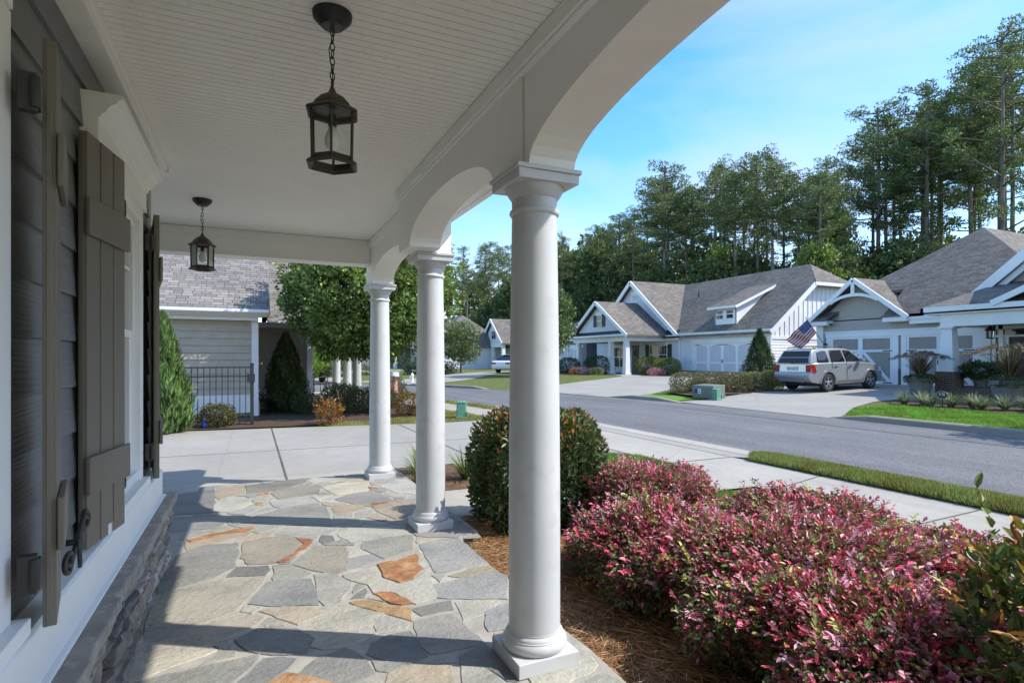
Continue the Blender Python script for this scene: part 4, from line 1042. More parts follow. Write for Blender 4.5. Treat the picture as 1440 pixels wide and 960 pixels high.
# neighbour-side verge around the pedestal
mound('verge_lawn', [(1.6,13.98),(2.7,13.86),(4.2,13.6),(5.72,13.75),(5.70,14.6),(5.55,17.5),(5.2,16.1),(4.2,15.1),(2.6,14.5)], -.108, .02, DRYG)
grass('verge_grass', lambda x,y: (x>1.6)&(y>14.0-.12*(x-1.6))&(y < 14.6+.55*np.clip(x-2.8,0,3)), 42000, .055, GC, 64, (1.6,5.72,13.6,16.6), None, .010)
mound('kerb_lawn', [(7.12,14.9),(7.40,15.1),(7.2,19),(6.2,23),(5.8,23),(6.75,19)], -.105, .04, DRYG)
grass('kerb_grass', lambda x,y: np.abs(x-(7.33-np.vectorize(sft)(y)))<.28, 40000, .07, GC, 65, (5.0,7.7,14.9,24), None, .011)
grass('lawn_grass', lambda x,y: (x>14.5)&(x<18.4)&(y<11.3-(16.5-x).clip(0,9)*.55), 60000, .06, [(.19,.36,.05),(.15,.29,.04),(.24,.41,.06)], 66, (14.5,18.5,2,11.3), None, .016, lambda x,y: np.vectorize(gz)(x,y)+.01)
# ================================================================ houses: helpers (world coordinates, fronts face -X)
def gwin(parent, X, y0, y1, z0, z1, cols=2, name='window', bars=3, fr=.055, head=True):
    """white sash window in a wall plane facing -X"""
    m = MB(); x0, x1 = X-.04, X+.02
    m.box((x0,y0,z0),(x1,y0+fr,z1)); m.box((x0,y1-fr,z0),(x1,y1,z1)); m.box((x0-.01,y0-.04,z0-fr),(x1,y1+.04,z0)); m.box((x0,y0+fr,z1-fr),(x1-.002,y1-fr,z1))
    if head: m.box((x0-.03,y0-.12,z1),(x1,y1+.12,z1+.22))
    zm = (z0+z1)/2; wd = (y1-y0)/cols
    for i in range(cols):
        a, b = y0+i*wd, y0+(i+1)*wd
        if i: m.box((x0+.002,a-.04,z0),(x1-.003,a+.04,z1-fr))
        m.box((x0+.012,a+.03,zm-.03),(x1-.004,b-.03,zm+.03))
        for k in range(1, bars): yy = a+(b-a)*k/bars; m.box((x0+.02,yy-.011,zm+.03),(x1-.005,yy+.011,z1-fr))
    f = m.build(name, TRIMW, parent)
    MB().box((X-.012,y0+fr*.6,z0+.01),(X+.015,y1-fr*.6,z1-fr*.6)).build('pane', GLASS, f)
    return f
def gshutter(parent, X, y0, y1, z0, z1):
    m = MB(); n = 3
    for i in range(n): m.box((X-.05,y0+(y1-y0)*i/n+.01,z0),(X-.01,y0+(y1-y0)*(i+1)/n-.01,z1))
    for zz in (z0+.2, z1-.3): m.box((X-.065,y0,zz),(X-.05,y1,zz+.12))
    return m.build('shutter', BLACKD, parent)
def garage_door(parent, X, y0, y1, z0, z1, panel, style='x', leaves=2):
    """carriage style door facing -X with trim boards laid on the panel"""
    d = MB().box((X-.02,y0,z0),(X+.03,y1,z1)).build('garage_door', panel, parent)
    m = MB(); x0, x1 = X-.05, X-.019; wd = (y1-y0)/leaves; h = z1-z0
    for i in range(leaves):
        a, b = y0+i*wd, y0+(i+1)*wd
        m.box((x0,a,z0),(x1,a+.11,z1)); m.box((x0,b-.11,z0),(x1,b,z1)); m.box((x0+.001,a+.11,z0),(x1,b-.11,z0+.12))
        if style == 'x':
            m.box((x0+.001,a+.11,z1-.10),(x1,b-.11,z1)); zr = z1-.62; m.box((x0+.001,a+.11,zr-.11),(x1,b-.11,zr))
            p, q = ((a+.15,z0+.12),(b-.15,zr-.12)) if i % 2 == 0 else ((b-.15,z0+.12),(a+.15,zr-.12))
            m.beam((x0+.016,p[0],p[1]),(x0+.016,q[0],q[1]), .028, .15, up=(0,1,0) if 0 else (0,0,1))
        else:
            zr = z0+h*.42; m.box((x0+.001,a+.11,zr-.05),(x1,b-.11,zr+.05))
            pts = [(a+.11,z1),(a+.11,z1-.26)]+[(a+.11+(wd-.22)*k/10, z1-.26+.15*math.sin(math.pi*k/10)) for k in range(11)]+[(b-.11,z1)]
            m.prism(pts, 0, x0+.001, x1)
    m.build('door_trim', TRIMW, d)
    m = MB()
    for i in range(leaves):
        a, b = y0+i*wd, y0+(i+1)*wd; yy = a+.02 if i % 2 == 0 else b-.02; sg = 1 if i % 2 == 0 else -1
        for zz in (z0+.04, z1-.70 if style == 'x' else z1-.12): m.box((x0-.012,yy,zz),(x0-.001,yy+sg*.42,zz+.045))
    for s in (-1,1): m.box((x0-.03,(y0+y1)/2+s*.06-.012,z0+h*.42),(x0-.001,(y0+y1)/2+s*.06+.012,z0+h*.42+.2))
    m.build('strap_hinge', IRON, d)
    return d
def roofplane(parent, pts, mat=ROOFG, t=.13, name='roof'):
    return MB().slab(pts, t).build(name, mat, parent)
def rake(parent, p0, p1, h=.26, w=.07, name='rake_board'):
    return MB().beam(p0, p1, w, h).build(name, TRIMW, parent)

# ================================================================ grey gabled house across the street
hb = empty('gabled_house', (27.8,30,.25), label='pale grey house with a tall gable, small gabled porch, dormer and arched garage door', cat='house')
m = MB(); m.box((27.8,24.0,.2),(38,42.5,3.1)); m.prism([(31.75,3.1),(42.5,3.1),(37.1,7.4)], 0, 27.8, 33); m.build('wall', BLUEG, hb)
# clapboard and board-and-batten on the sunlit side wall and gable
m = MB(); z = .9
while z < 2.62: m.prism([(24.0,z),(23.972,z),(23.992,z+.17),(24.0,z+.17)], 0, 27.82, 38); z += .17
m.build('clapboard', TRIMW, hb)
m = MB(); m.prism([(27.8,2.78),(27.8,3.2),(31.3,6.0),(34.5,6.0),(38,3.2),(38,2.78)], 1, 23.985, 24.05)
m.build('side_gable_wall', TRIMW, hb)
m = MB(); 
x = 28.1
while x < 37.6:
    zt = 3.15+min(x-27.8, 3.45, 38-x)*.8; m.box((x,23.955,2.80),(x+.05,23.984,zt)); x += .40
m.box((27.78,23.945,2.6),(38,24.0,2.79)); m.build('board_siding', TRIMW, hb)
m = MB(); m.prism([(32.1,3.42),(42.1,3.42),(37.1,7.3)], 0, 27.785, 27.798); y = 32.2
while y < 42: zt = 7.35-abs(y-37.1)*.81; m.box((27.765,y,3.45),(27.80,y+.05,zt)); y += .40
m.build('board_siding', BLUEG, hb)
m = MB(); m.box((27.70,24.0,.2),(27.79,31.6,.62)); m.box((27.70,31.9,.2),(27.79,36.2,.75)); m.build('stone_base', STONEV, hb)
m = MB(); m.box((27.74,30.5,.62),(27.80,31.55,.95)); m.box((27.74,31.9,.75),(27.80,36.2,1.0)); m.box((27.72,31.5,.2),(27.82,31.85,3.0)); m.box((27.71,23.95,.2),(27.82,24.2,3.0)); m.box((23.0+4.75,36.25,.3),(27.8,36.4,2.9))
m.box((27.32,23.6,2.92),(27.42,31.4,3.12)); m.box((27.27,23.6,3.12),(27.33,31.6,3.2)); m.box((27.5,31.55,2.75),(27.79,36.3,3.05)); m.box((27.3,31.3,2.95),(27.36,36.4,3.12))
m.box((27.4,23.6,2.9),(27.78,31.4,2.93))
m.build('trim', TRIMW, hb)
sl_ = .802
def bz(x): return 3.08+(x-27.35)*sl_
roofplane(hb, [(27.3,23.6,bz(27.3)),(31.1,23.6,bz(31.1)),(32.95,25.4,7.57),(32.95,42.6,7.57),(27.3,42.6,bz(27.3))])
roofplane(hb, [(38.6,23.6,3.05),(34.8,23.6,6.07),(32.95,25.4,7.57),(32.95,42.6,7.57),(38.6,42.6,3.05)])
roofplane(hb, [(31.1,23.55,bz(31.1)+.01),(34.8,23.55,6.08),(32.95,25.42,7.58)])
roofplane(hb, [(27.38,37.1,7.60),(33.2,37.1,7.60),(33.2,31.55,3.08),(27.38,31.55,3.08)]); roofplane(hb, [(27.38,37.1,7.60),(33.2,37.1,7.60),(33.2,42.65,3.08),(27.38,42.65,3.08)])
for p_, q_, w_, h_ in (((27.36,31.5,2.93),(27.36,37.1,7.45),.08,.30),((27.36,42.7,2.93),(27.36,37.1,7.45),.08,.30),((27.3,23.58,2.95),(31.1,23.58,6.0),.08,.26),((38.6,23.58,2.95),(34.8,23.58,6.0),.08,.26),((31.0,23.56,6.0),(34.9,23.56,6.0),.08,.2)): MB().beam(p_, q_, w_, h_).build('rake_board', TRIMW, hb)
roofplane(hb, [(27.35,31.75,3.14),(27.8,31.75,3.52),(27.8,36.2,3.52),(27.35,36.2,3.14)], METALR, .05, 'metal_roof')
m = MB()
for i in range(11): m.beam((27.35,31.9+i*.4,3.17),(27.79,31.9+i*.4,3.545),.03,.04)
m.build('standing_seam', METALR, hb)
v = gwin(hb, 27.79, 36.7, 37.4, 5.5, 6.55, 1, 'gable_vent', 1, .09)
m = MB()
for i in range(8): m.slab([(27.75,36.78,5.58+i*.115),(27.79,36.78,5.66+i*.115),(27.79,37.32,5.66+i*.115),(27.75,37.32,5.58+i*.115)],.015)
m.build('louvre', TRIMW, v)
gwin(hb, 27.79, 33.15, 35.15, 1.0, 2.45, 2); gshutter(hb, 27.79, 32.65, 33.08, 1.0, 2.5); gshutter(hb, 27.79, 35.22, 35.65, 1.0, 2.5)
garage_door(hb, 27.79, 25.3, 30.2, .25, 2.45, BLUED, 'arch', 4)
m = MB(); m.box((27.72,25.0,.25),(27.80,25.3,2.6)); m.box((27.72,30.2,.25),(27.80,30.5,2.6)); m.box((27.70,24.9,2.46),(27.80,30.6,2.75)); m.build('garage_casing', TRIMW, hb)
# porch: gable, beam, square posts, floor, door, window
m = MB(); m.box((24.1,33.1,2.68),(24.4,40.3,3.05)); m.box((24.4,33.1,2.70),(27.75,33.35,3.04)); m.box((24.4,40.05,2.70),(27.75,40.3,3.04)); m.box((23.8,32.9,3.05),(23.9,40.5,3.2)); m.build('porch_beam', TRIMW, hb)
for y in (33.3, 35.2, 39.9-.2): p = MB().taper((24.26,y), .32, 2.68, .2, .155); p.box((24.02,y-.24,.3),(24.50,y+.24,.45)); p.build('porch_post', TRIMW, hb)
MB().box((24.0,33.0,.1),(27.8,40.4,.31)).build('porch_slab', STONEV, hb)
MB().prism([(33.1,3.06),(40.3,3.06),(36.7,5.55)], 0, 24.2, 25.5).build('porch_gable_wall', BLUEG, hb)
roofplane(hb, [(23.85,36.7,5.80),(30.9,36.7,5.80),(28,32.75,3.14),(23.85,32.75,3.14)]); roofplane(hb, [(23.85,36.7,5.80),(30.9,36.7,5.80),(28,40.65,3.14),(23.85,40.65,3.14)])
for p_, q_, w_, h_ in (((23.83,32.7,3.02),(23.83,36.7,5.68),.07,.26),((23.83,40.7,3.02),(23.83,36.7,5.68),.07,.26)): MB().beam(p_, q_, w_, h_).build('porch_rake_board', TRIMW, hb)
roofplane(hb, [(23.86,33.3,3.2),(24.22,33.3,3.5),(24.22,40.1,3.5),(23.86,40.1,3.2)], METALR, .05, 'metal_roof')
gwin(hb, 24.19, 36.3, 36.95, 3.85, 4.75, 1, 'window', 3); gshutter(hb, 24.19, 35.85, 36.25, 3.85, 4.75); gshutter(hb, 24.19, 37.0, 37.4, 3.85, 4.75)
d_ = MB().box((27.74,35.55+.9,.3),(27.79,37.35,2.5)).build('front_door', DARKDOOR, hb)
MB().box((27.70,36.3,2.5),(27.79,37.5,2.95)).build('door_transom', TRIMW, hb)
MB().lathe([(.16,-.03),(.22,0),(.16,.03)],14,(27.7,36.9,1.9),axis=0,cap=False).build('door_wreath', pm('wreath', (.3,.12,.06), (.1,.12,.04), .9, ns=30), d_)
gwin(hb, 27.79, 38.2, 39.9, .75, 2.4, 2)
m = MB(); m.lathe([(.05,2.0),(.09,2.05),(.1,2.3),(.02,2.4)],8,(27.7,37.85,0)); m.build('wall_lamp', IRON, hb)
# shed dormer
m = MB(); m.box((28.1,26.9,3.55),(28.25,28.8,4.8)); m.prism([(28.1,3.55),(28.1,4.8),(31.0,5.95),(31.2,6.05)], 1, 26.92, 27.0); m.prism([(28.1,3.55),(28.1,4.8),(31.0,5.95),(31.2,6.05)], 1, 28.7, 28.78)
m.build('dormer_wall', TRIMW, hb)
roofplane(hb, [(27.75,26.65,4.84),(27.75,29.05,4.84),(31.6,29.05,6.46),(31.6,26.65,6.46)], ROOFG, .06, 'dormer_roof')
m = MB(); m.box((27.72,26.6,4.68),(27.78,29.1,4.83)); m.beam((27.75,26.63,4.72),(31.3,26.63,6.22),.05,.16); m.beam((27.75,29.07,4.72),(31.3,29.07,6.22),.05,.16); m.build('dormer_trim', TRIMW, hb)
for y in (27.12, 27.98): gwin(hb, 28.1, y, y+.66, 4.05, 4.62, 1, 'dormer_window', 4, .05, False)
m = MB(); m.tube([(31.2,33.6,5.3),(31.2,33.6,6.6)],.05,8); m.tube([(31.4,34.2,5.9),(31.4,34.2,6.15)],.1,8); m.build('roof_vent', BLACKD, hb)
m = MB(); m.tube([(27.62,31.7,2.9),(27.66,31.7,.5),(27.4,31.7,.3)],.05,8); m.build('downpipe', TRIMW, hb)
# ================================================================ taupe house on the right
hc = empty('taupe_house', (26.5,14,.3), label='taupe house with two cross braced garage doors and white bracketed gable', cat='house')
m = MB(); m.box((26.5,10.2,.25),(38,19.9,3.35)); m.prism([(15.55,3.30),(19.95,3.30),(17.78,5.08)], 0, 26.5, 29); m.box((26.4,2.5,.25),(38,10.2,3.4)); m.prism([(4.2,3.35),(12.8,3.35),(8.5,7.1)], 0, 25.95, 30); m.build('wall', TAUPE, hc)
for y0, y1 in ((16.2,19.2),(12.95,15.6)): garage_door(hc, 26.47, y0, y1, .30, 2.5, TAUPED, 'x', 2)
m = MB()
for a, b in ((15.95,16.2),(19.2,19.45),(12.75,12.95),(15.6,15.82)): m.box((26.40,a,.3),(26.49,b,2.5))
m.box((26.39,12.7,2.5),(26.49,19.5,2.74)); m.box((26.36,12.65,2.74),(26.49,19.55,2.80)); m.box((26.38,19.62,.3),(26.52,19.95,3.4)); m.box((26.05,9.8,3.18),(26.15,16.4,3.42)); m.box((26.1,13.2,2.98),(26.46,15.3,3.18)); m.box((26.2,13.2,3.1),(26.5,16.4,3.2)); m.box((26.2,19.15,3.1),(26.5,20.3,3.2))
m.build('trim', TRIMW, hc)
MB().box((26.39,15.83,.3),(26.47,15.94,1.0)).build('brick_pier', BRICK, hc)
ER, PK = 3.42, 7.62
roofplane(hc, [(26.05,20.35,ER),(26.05,19.15,ER),(27.6,19.15,ER+1.264),(27.6,16.4,ER+1.264),(26.05,16.4,ER),(26.05,9.6,ER),(31.2,14.98,PK)]); roofplane(hc, [(26.05,20.35,ER),(31.2,14.98,PK),(42,14.98,PK),(42,20.35,ER)]); roofplane(hc, [(26.05,9.6,ER),(31.2,14.98,PK),(42,14.98,PK),(42,9.6,ER)])
# garage gable with bracket
roofplane(hc, [(26.0,17.78,5.30),(30,17.78,5.30),(30,20.15,3.42),(26.0,20.15,3.42)]); roofplane(hc, [(26.0,17.78,5.30),(30,17.78,5.30),(30,15.35,3.38),(26.0,15.35,3.38)])
m = MB(); m.beam((25.98,20.2,3.29),(25.98,17.78,5.20),.08,.20); m.beam((25.98,15.3,3.26),(25.98,17.78,5.20),.08,.20)
m.prism([(17.70,4.5),(17.86,4.5),(17.86,5.1),(17.70,5.1)], 0, 25.95, 26.03)
arc = [(17.78+1.62*math.cos(t_), 3.30+1.12*math.sin(t_)) for t_ in [math.pi*k/16 for k in range(17)]]; arc2 = [(17.78+1.68*math.cos(t_), 3.30+1.26*math.sin(t_)) for t_ in [math.pi*k/16 for k in range(17)]]
for k in range(4,12): m.prism([arc[k],arc[k+1],arc2[k+1],arc2[k]], 0, 25.96, 26.02)
m.build('gable_bracket', TRIMW, hc)
for ya, yb in ((15.3,16.4),(19.15,20.25)):
    MB().box((26.0,ya,3.12),(26.5,yb,3.36)).build('eave_return', TRIMW, hc)
    MB().slab([(25.96,ya-.03,3.37),(25.96,yb+.03,3.37),(26.5,yb-.35,3.78),(26.5,ya+.35,3.78)],.05).build('return_roof', ROOFG, hc)
# big front gable
roofplane(hc, [(25.55,8.5,7.55),(33,8.5,7.55),(33,13.35,3.35),(25.55,13.35,3.35)]); roofplane(hc, [(25.55,8.5,7.55),(33,8.5,7.55),(33,3.65,3.35),(25.55,3.65,3.35)])
for p_, q_, w_, h_ in (((25.5,13.4,3.15),(25.5,8.5,7.40),.09,.34),((25.5,3.6,3.15),(25.5,8.5,7.40),.09,.34),((25.7,13.0,3.15),(25.7,8.5,7.05),.08,.2)): MB().beam(p_, q_, w_, h_).build('gable_rake_board', TRIMW, hc)
m = MB(); m.prism([(4.5,3.45),(12.5,3.45),(8.5,6.95)], 0, 25.935, 25.948); y = 4.6
while y < 12.6: m.box((25.92,y,3.5),(25.95,y+.05,7.0-abs(y-8.5)*.87)); y += .40
m.build('board_siding', TAUPE, hc)
# porch
roofplane(hc, [(23.35,13.25,3.40),(23.35,3.7,3.40),(25.95,5.2,4.35),(25.95,11.9,4.35)], ROOFG, .1, 'porch_roof'); roofplane(hc, [(23.35,13.25,3.40),(25.95,11.9,4.35),(26.4,13.25,3.40)], ROOFG, .1, 'porch_roof')
roofplane(hc, [(23.3,8.6,4.55),(26,8.6,4.55),(26,10.9,3.5),(23.3,10.9,3.5)], ROOFG, .1, 'porch_roof'); roofplane(hc, [(23.3,8.6,4.55),(26,8.6,4.55),(26,6.3,3.5),(23.3,6.3,3.5)], ROOFG, .1, 'porch_roof')
m = MB(); m.beam((23.28,10.95,3.38),(23.28,8.6,4.45),.07,.2); m.beam((23.28,6.25,3.38),(23.28,8.6,4.45),.07,.2)
m.box((23.58,4.2,2.66),(23.92,12.72,3.12)); m.box((23.92,12.38,2.68),(26.4,12.72,3.10)); m.box((23.3,3.7,3.22),(23.42,13.25,3.40)); m.box((23.42,3.8,3.12),(26.4,13.2,3.16)); m.box((23.3,13.15,3.22),(26.1,13.25,3.39))
m.box((26.30,12.40,.3),(26.5,12.74,2.7)); m.build('porch_beam', TRIMW, hc)
for y in (12.5, 7.2):
    MB().taper((23.76,y), .98, 2.66, .25, .17).box((23.5,y-.26,2.6),(24.02,y+.26,2.68)).build('porch_post', TRIMW, hc)
    MB().box((23.44,y-.32,.1),(24.08,y+.32,.99)).build('brick_pier', BRICK, hc, bevel=.01)
MB().box((23.4,4.0,.02),(26.45,12.8,.40)).build('porch_slab', BRICK, hc)
f = MB(); f.box((26.28,11.98,.4),(26.4,12.12,2.75)); f.box((26.28,10.2,2.6),(26.4,12.3,2.75)); f.box((26.28,12.22,.4),(26.4,12.34,2.75)); f.box((26.29,10.2,2.30),(26.4,12.3,2.38)); f.box((26.30,11.15,2.38),(26.4,11.2,2.6)); f.box((26.30,12.12,.4),(26.4,12.22,1.0)); f.box((26.285,11.80,.4),(26.4,11.86,2.3))
df = f.build('door_frame', TRIMW, hc)
MB().box((26.34,10.2,.41),(26.39,11.8,2.3)).build('front_door', DARKDOOR, hc)
m = MB()
for i in range(14): m.box((26.31,11.87,1.05+i*.09),(26.33,11.98,1.11+i*.09))
m.build('sidelight_blind', TRIMW, df); MB().box((26.345,10.3,2.38),(26.36,12.2,2.6)).build('transom_pane', GLASS, df); MB().box((26.345,11.86,1.0),(26.36,12.22,2.3)).build('sidelight_pane', GLASS, df)
lp = empty('porch_lantern', (24.6,11.6,3.1), label='small dark lantern hanging in the taupe house porch', cat='lantern')
m = MB(); m.tube([(0,0,0),(0,0,-.42)],.012,6); m.lathe([(.02,-.42),(.13,-.55),(.17,-.6),(.15,-.61)],6); m.build('cap', IRON, lp, local=True)
m = MB(); [m.tube([(.12*math.cos(k*math.pi/3),.12*math.sin(k*math.pi/3),-.6),(.1*math.cos(k*math.pi/3),.1*math.sin(k*math.pi/3),-.86)],.012,5) for k in range(6)]; m.lathe([(.1,-.86),(.12,-.88),(.1,-.9)],6); m.build('frame', IRON, lp, local=True)
MB().lathe([(.10,-.61),(.085,-.86)],6).build('pane', CLEAR, lp, local=True)

# ================================================================ neighbour on the left
hd = empty('neighbour_house', (0,18,-.1), label='greige neighbour house with a light shingled roof beyond the driveway', cat='house')
m = MB(); z = .5
while z < 2.55:
    z1 = z+.19; m.prism([(17.08,z),(16.972,z),(16.998,z1),(17.08,z1)], 0, -9, .05); m.prism([(19.58,z),(19.472,z),(19.498,z1),(19.58,z1)], 0, .05, 1.75); z = z1
m.build('siding', GREIGE, hd)
m = MB(); m.box((-9,17.06,-.1),(.04,26,2.6)); m.box((.02,19.56,-.1),(1.76,26,2.6)); m.build('wall_core', GREIGE, hd)
m = MB(); m.box((-9,16.95,.02),(.16,17.05,.50)); m.box((.03,16.93,-.1),(.20,17.10,2.62)); m.box((.2,19.45,.25),(1.75,19.55,.5)); m.box((1.66,19.42,-.1),(1.84,19.6,2.6)); m.box((-9,16.75,2.50),(.2,17.0,2.62)); m.box((.2,19.2,2.44),(1.84,19.5,2.60))
m.build('trim', TRIMW, hd)
m = MB(); m.box((.05,19.42,-.1),(1.66,19.52,.25)); m.box((.17,17.1,-.1),(.24,19.4,.3)); m.build('stone_base', STONEV, hd)
m = MB(); m.prism([(16.56,2.62),(16.44,2.70),(16.44,2.78),(16.60,2.78),(16.60,2.62)], 0, -9, .46); m.prism([(19.06,2.50),(18.94,2.58),(18.94,2.66),(19.10,2.66),(19.10,2.50)], 0, .5, 2.1); m.box((-9,16.6,2.60),(.42,17.0,2.622)); m.box((.42,19.1,2.48),(2.0,19.5,2.502)); m.build('gutter', TRIMW, hd)
roofplane(hd, [(-9,16.50,2.76),(.48,16.50,2.76),(.48,23,7.6),(-9,23,7.6)], ROOFD, .1); roofplane(hd, [(.47,19.0,2.64),(2.15,19.0,2.64),(2.15,24.2,6.5),(.47,24.2,6.5)], ROOFD, .1)
roofplane(hd, [(.48,16.5,2.74),(.48,23,7.58),(.48,29.5,2.74)], ROOFD, .05); roofplane(hd, [(2.15,19.0,2.62),(2.15,24.2,6.48),(2.15,29.0,2.62)], ROOFD, .05)
for y, h in ((19.8,0),(21.9,0),(22.95,.25),(25.1,0)):
    x = 3.3-h
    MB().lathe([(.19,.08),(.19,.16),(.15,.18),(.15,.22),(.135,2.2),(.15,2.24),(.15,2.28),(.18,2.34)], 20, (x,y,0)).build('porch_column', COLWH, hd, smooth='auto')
m = MB(); m.box((1.8,19.5,2.35),(3.5,25.4,2.62)); m.slab([(3.7,19.3,2.7),(3.7,25.6,2.7),(1.6,25.6,3.9),(1.6,19.3,3.9)],.12); m.build('porch_roof', TRIMW, hd)
MB().box((1.75,19.4,-.1),(3.55,25.5,.08)).build('porch_slab', CONC, hd)

# ================================================================ simpler houses down the street
def far_house(X, y0, y1, wall, label, gable_y, gw, zb=.1, eave=2.75, depth=9, posts=3, rz=7.0, garage=None, gab=True):
    h = empty('far_house', (X,(y0+y1)/2,zb), label=label, cat='house')
    MB().box((X,y0,zb-.3),(X+depth,y1,zb+eave)).build('wall', wall, h)
    xr = X+depth/2; e = zb+eave
    roofplane(h, [(X-.4,y0-.35,e-.05),(xr,y0+depth*.28,zb+rz),(xr,y1-depth*.28,zb+rz),(X-.4,y1+.35,e-.05)]); roofplane(h, [(X-.4,y0-.35,e-.05),(xr,y0+depth*.28,zb+rz),(X+depth+.4,y0-.35,e-.05)]); roofplane(h, [(X-.4,y1+.35,e-.05),(xr,y1-depth*.28,zb+rz),(X+depth+.4,y1+.35,e-.05)])
    MB().box((X-.44,y0-.35,e-.2),(X-.36,y1+.35,e-.02)).build('fascia', TRIMW, h)
    if gab:
        ya, yb = gable_y-gw/2, gable_y+gw/2; pk = e+.1+gw/2*.9; xf = X-2.4
        MB().prism([(ya+.2,e),(yb-.2,e),(gable_y,pk-.3)], 0, xf+.3, X+.2).build('gable_wall', wall, h)
        roofplane(h, [(xf,gable_y,pk),(xr,gable_y,pk),(xr,ya-.2,e),(xf,ya-.2,e)]); roofplane(h, [(xf,gable_y,pk),(xr,gable_y,pk),(xr,yb+.2,e),(xf,yb+.2,e)])
        for yy in (ya-.25, yb+.25): MB().beam((xf-.02,yy,e-.12),(xf-.02,gable_y,pk-.12),.08,.28).build('rake_board', TRIMW, h)
        MB().box((xf+.2,ya,e-.42),(xf+.5,yb,e)).build('porch_beam', TRIMW, h)
        for k in range(posts): yy = ya+.2+(gw-.4)*k/(posts-1); MB().taper((xf+.35,yy), zb, e-.42, .2, .16).build('porch_post', TRIMW, h)
        MB().box((xf+.1,ya,zb-.3),(X,yb,zb+.05)).build('porch_slab', STONEV, h)
        gwin(h, X, gable_y-gw*.33, gable_y-gw*.33+1.4, zb+.7, zb+2.2, 2); gshutter(h, xf+.29, gable_y-.75, gable_y-.4, e+.5, e+1.5); gwin(h, xf+.3, gable_y-.35, gable_y+.35, e+.5, e+1.4, 1)
        MB().box((X-.04,gable_y+.3,zb),(X-.001,gable_y+1.3,zb+2.3)).build('front_door', TRIMW, h)
    if garage:
        garage_door(h, X-.02, garage[0], garage[1], zb, zb+2.2, BLUED, 'arch', 4)
        MB().box((X-.06,garage[0]-.3,zb+2.2),(X-.001,garage[1]+.3,zb+2.45)).build('garage_casing', TRIMW, h)
    return h
far_house(27.4, 43.6, 51.6, DKGREY, 'house with dark grey siding behind a small tree, left of the pale grey house', 48, 5, .25, 3.0, 10, 3, 6.0, (44.4,49.2), gab=False)
far_house(26.2, 53.0, 62.0, BLUEG, 'far small house with a steep porch gable, cut by the nearest column', 57.4, 5.8, .2, 2.85, 9, 3, 6.6, None)
far_house(17.2, 58, 71, BLUEG, 'farthest house half hidden behind a round tree, low roof and white porch trim', 67.5, 5, .1, 2.7, 9, 3, 6.2, (60,64.5))
far_house(9.0, 66, 78, DKGREY, 'distant dark house seen between the two farther porch columns', 73, 5, .0, 2.7, 9, 3, 6.0, None)

# ================================================================ cars
def car_prism(prof, wfun, name, mat, parent, bevel=.03, both=True):
    """side outline (x,z) with a half width per point"""
    n = len(prof); vs = [(x, wfun(x,z), z) for x, z in prof]+[(x, -wfun(x,z), z) for x, z in prof]
    m = MB(); m.add(vs, [list(range(n)), list(range(2*n-1,n-1,-1))]+[(i, n+i, n+(i+1)%n, (i+1)%n) for i in range(n)])
    o = m.build(name, mat, parent, local=True, smooth='auto', bevel=bevel); return o
def arc_pts(cx, cz, r, zb, n=14):
    a0 = math.asin(max(-1,(zb-cz)/r)); return [(cx+r*math.cos(a), cz+r*math.sin(a)) for a in [a0+(math.pi-2*a0)*k/n for k in range(n+1)]]
def wheel(parent, x, y, r, w, side):
    wh = empty('wheel', (x,y,r)); wh.parent = parent
    MB().lathe([(r*.66,-w/2),(r*.9,-w/2),(r*.985,-w*.38),(r,-w*.2),(r,w*.2),(r*.985,w*.38),(r*.9,w/2),(r*.66,w/2)],36,axis=1,cap=False).build('tyre', RUBBER, wh, local=True, smooth='auto')
    m = MB(); y0 = side*w*.42
    m.lathe([(r*.66,y0-.01),(r*.68,y0+side*.012),(r*.60,y0+side*.012),(r*.58,y0-side*.03)],36,axis=1,cap=False)
    m.lathe([(r*.2,y0-side*.03),(r*.2,y0+side*.0),(r*.14,y0+side*.012),(.001,y0+side*.014)],20,axis=1,cap=False)
    for k in range(5):
        a = k*2*math.pi/5+.3
        for q in (-.14,.14): m.beam((r*.16*math.cos(a+q),y0-side*.012,r*.16*math.sin(a+q)),(r*.62*math.cos(a+q*.8),y0-side*.006,r*.62*math.sin(a+q*.8)),.04,.03,up=(0,1,0))
    m.build('rim', RIMM, wh, local=True)
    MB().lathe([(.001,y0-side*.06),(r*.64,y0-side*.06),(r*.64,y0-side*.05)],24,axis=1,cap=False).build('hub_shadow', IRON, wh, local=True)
def panel(parent, pts, yf, name, mat, t=.012, side=1):
    """thin pane on a car flank: (x,z) points, y from yf(x,z)"""
    m = MB(); n = len(pts); a = [(x, side*(yf(x,z)+t), z) for x, z in pts]; b = [(x, side*(yf(x,z)-.02), z) for x, z in pts]
    m.add(a+b, [list(range(n)), list(range(2*n-1,n-1,-1))]+[(i,n+i,n+(i+1)%n,(i+1)%n) for i in range(n)])
    return m.build(name, mat, parent, local=True)
suv = empty('parked_suv', (20.32,16.55,gz(21.4,16.5)+.005), R(-1), 'silver SUV with roof rack parked in the driveway below the flag', 'car')
suv.rotation_euler = (0, R(-1.3), R(-1)); suv.scale = (.955,.985,1.0)
def sw(x, z):
    w = .955
    if z < .55: w -= (.55-z)*.16
    if z > .86: w -= (z-.86)*.19
    if z > 1.14: w -= (z-1.14)*.20
    if x < .25: w -= (.25-x)*.28
    if x > 4.25: w -= (x-4.25)*.30
    return w
low = [(.16,.40),(.06,.47),(.0,.60),(.02,.74),(.085,.80),(.10,.95),(.115,1.15),(.6,1.165),(1.6,1.165),(2.6,1.15),(3.5,1.13),(3.9,1.09),(4.3,1.03),(4.6,.93),(4.73,.78),(4.76,.58),(4.70,.40),(4.55,.30)]
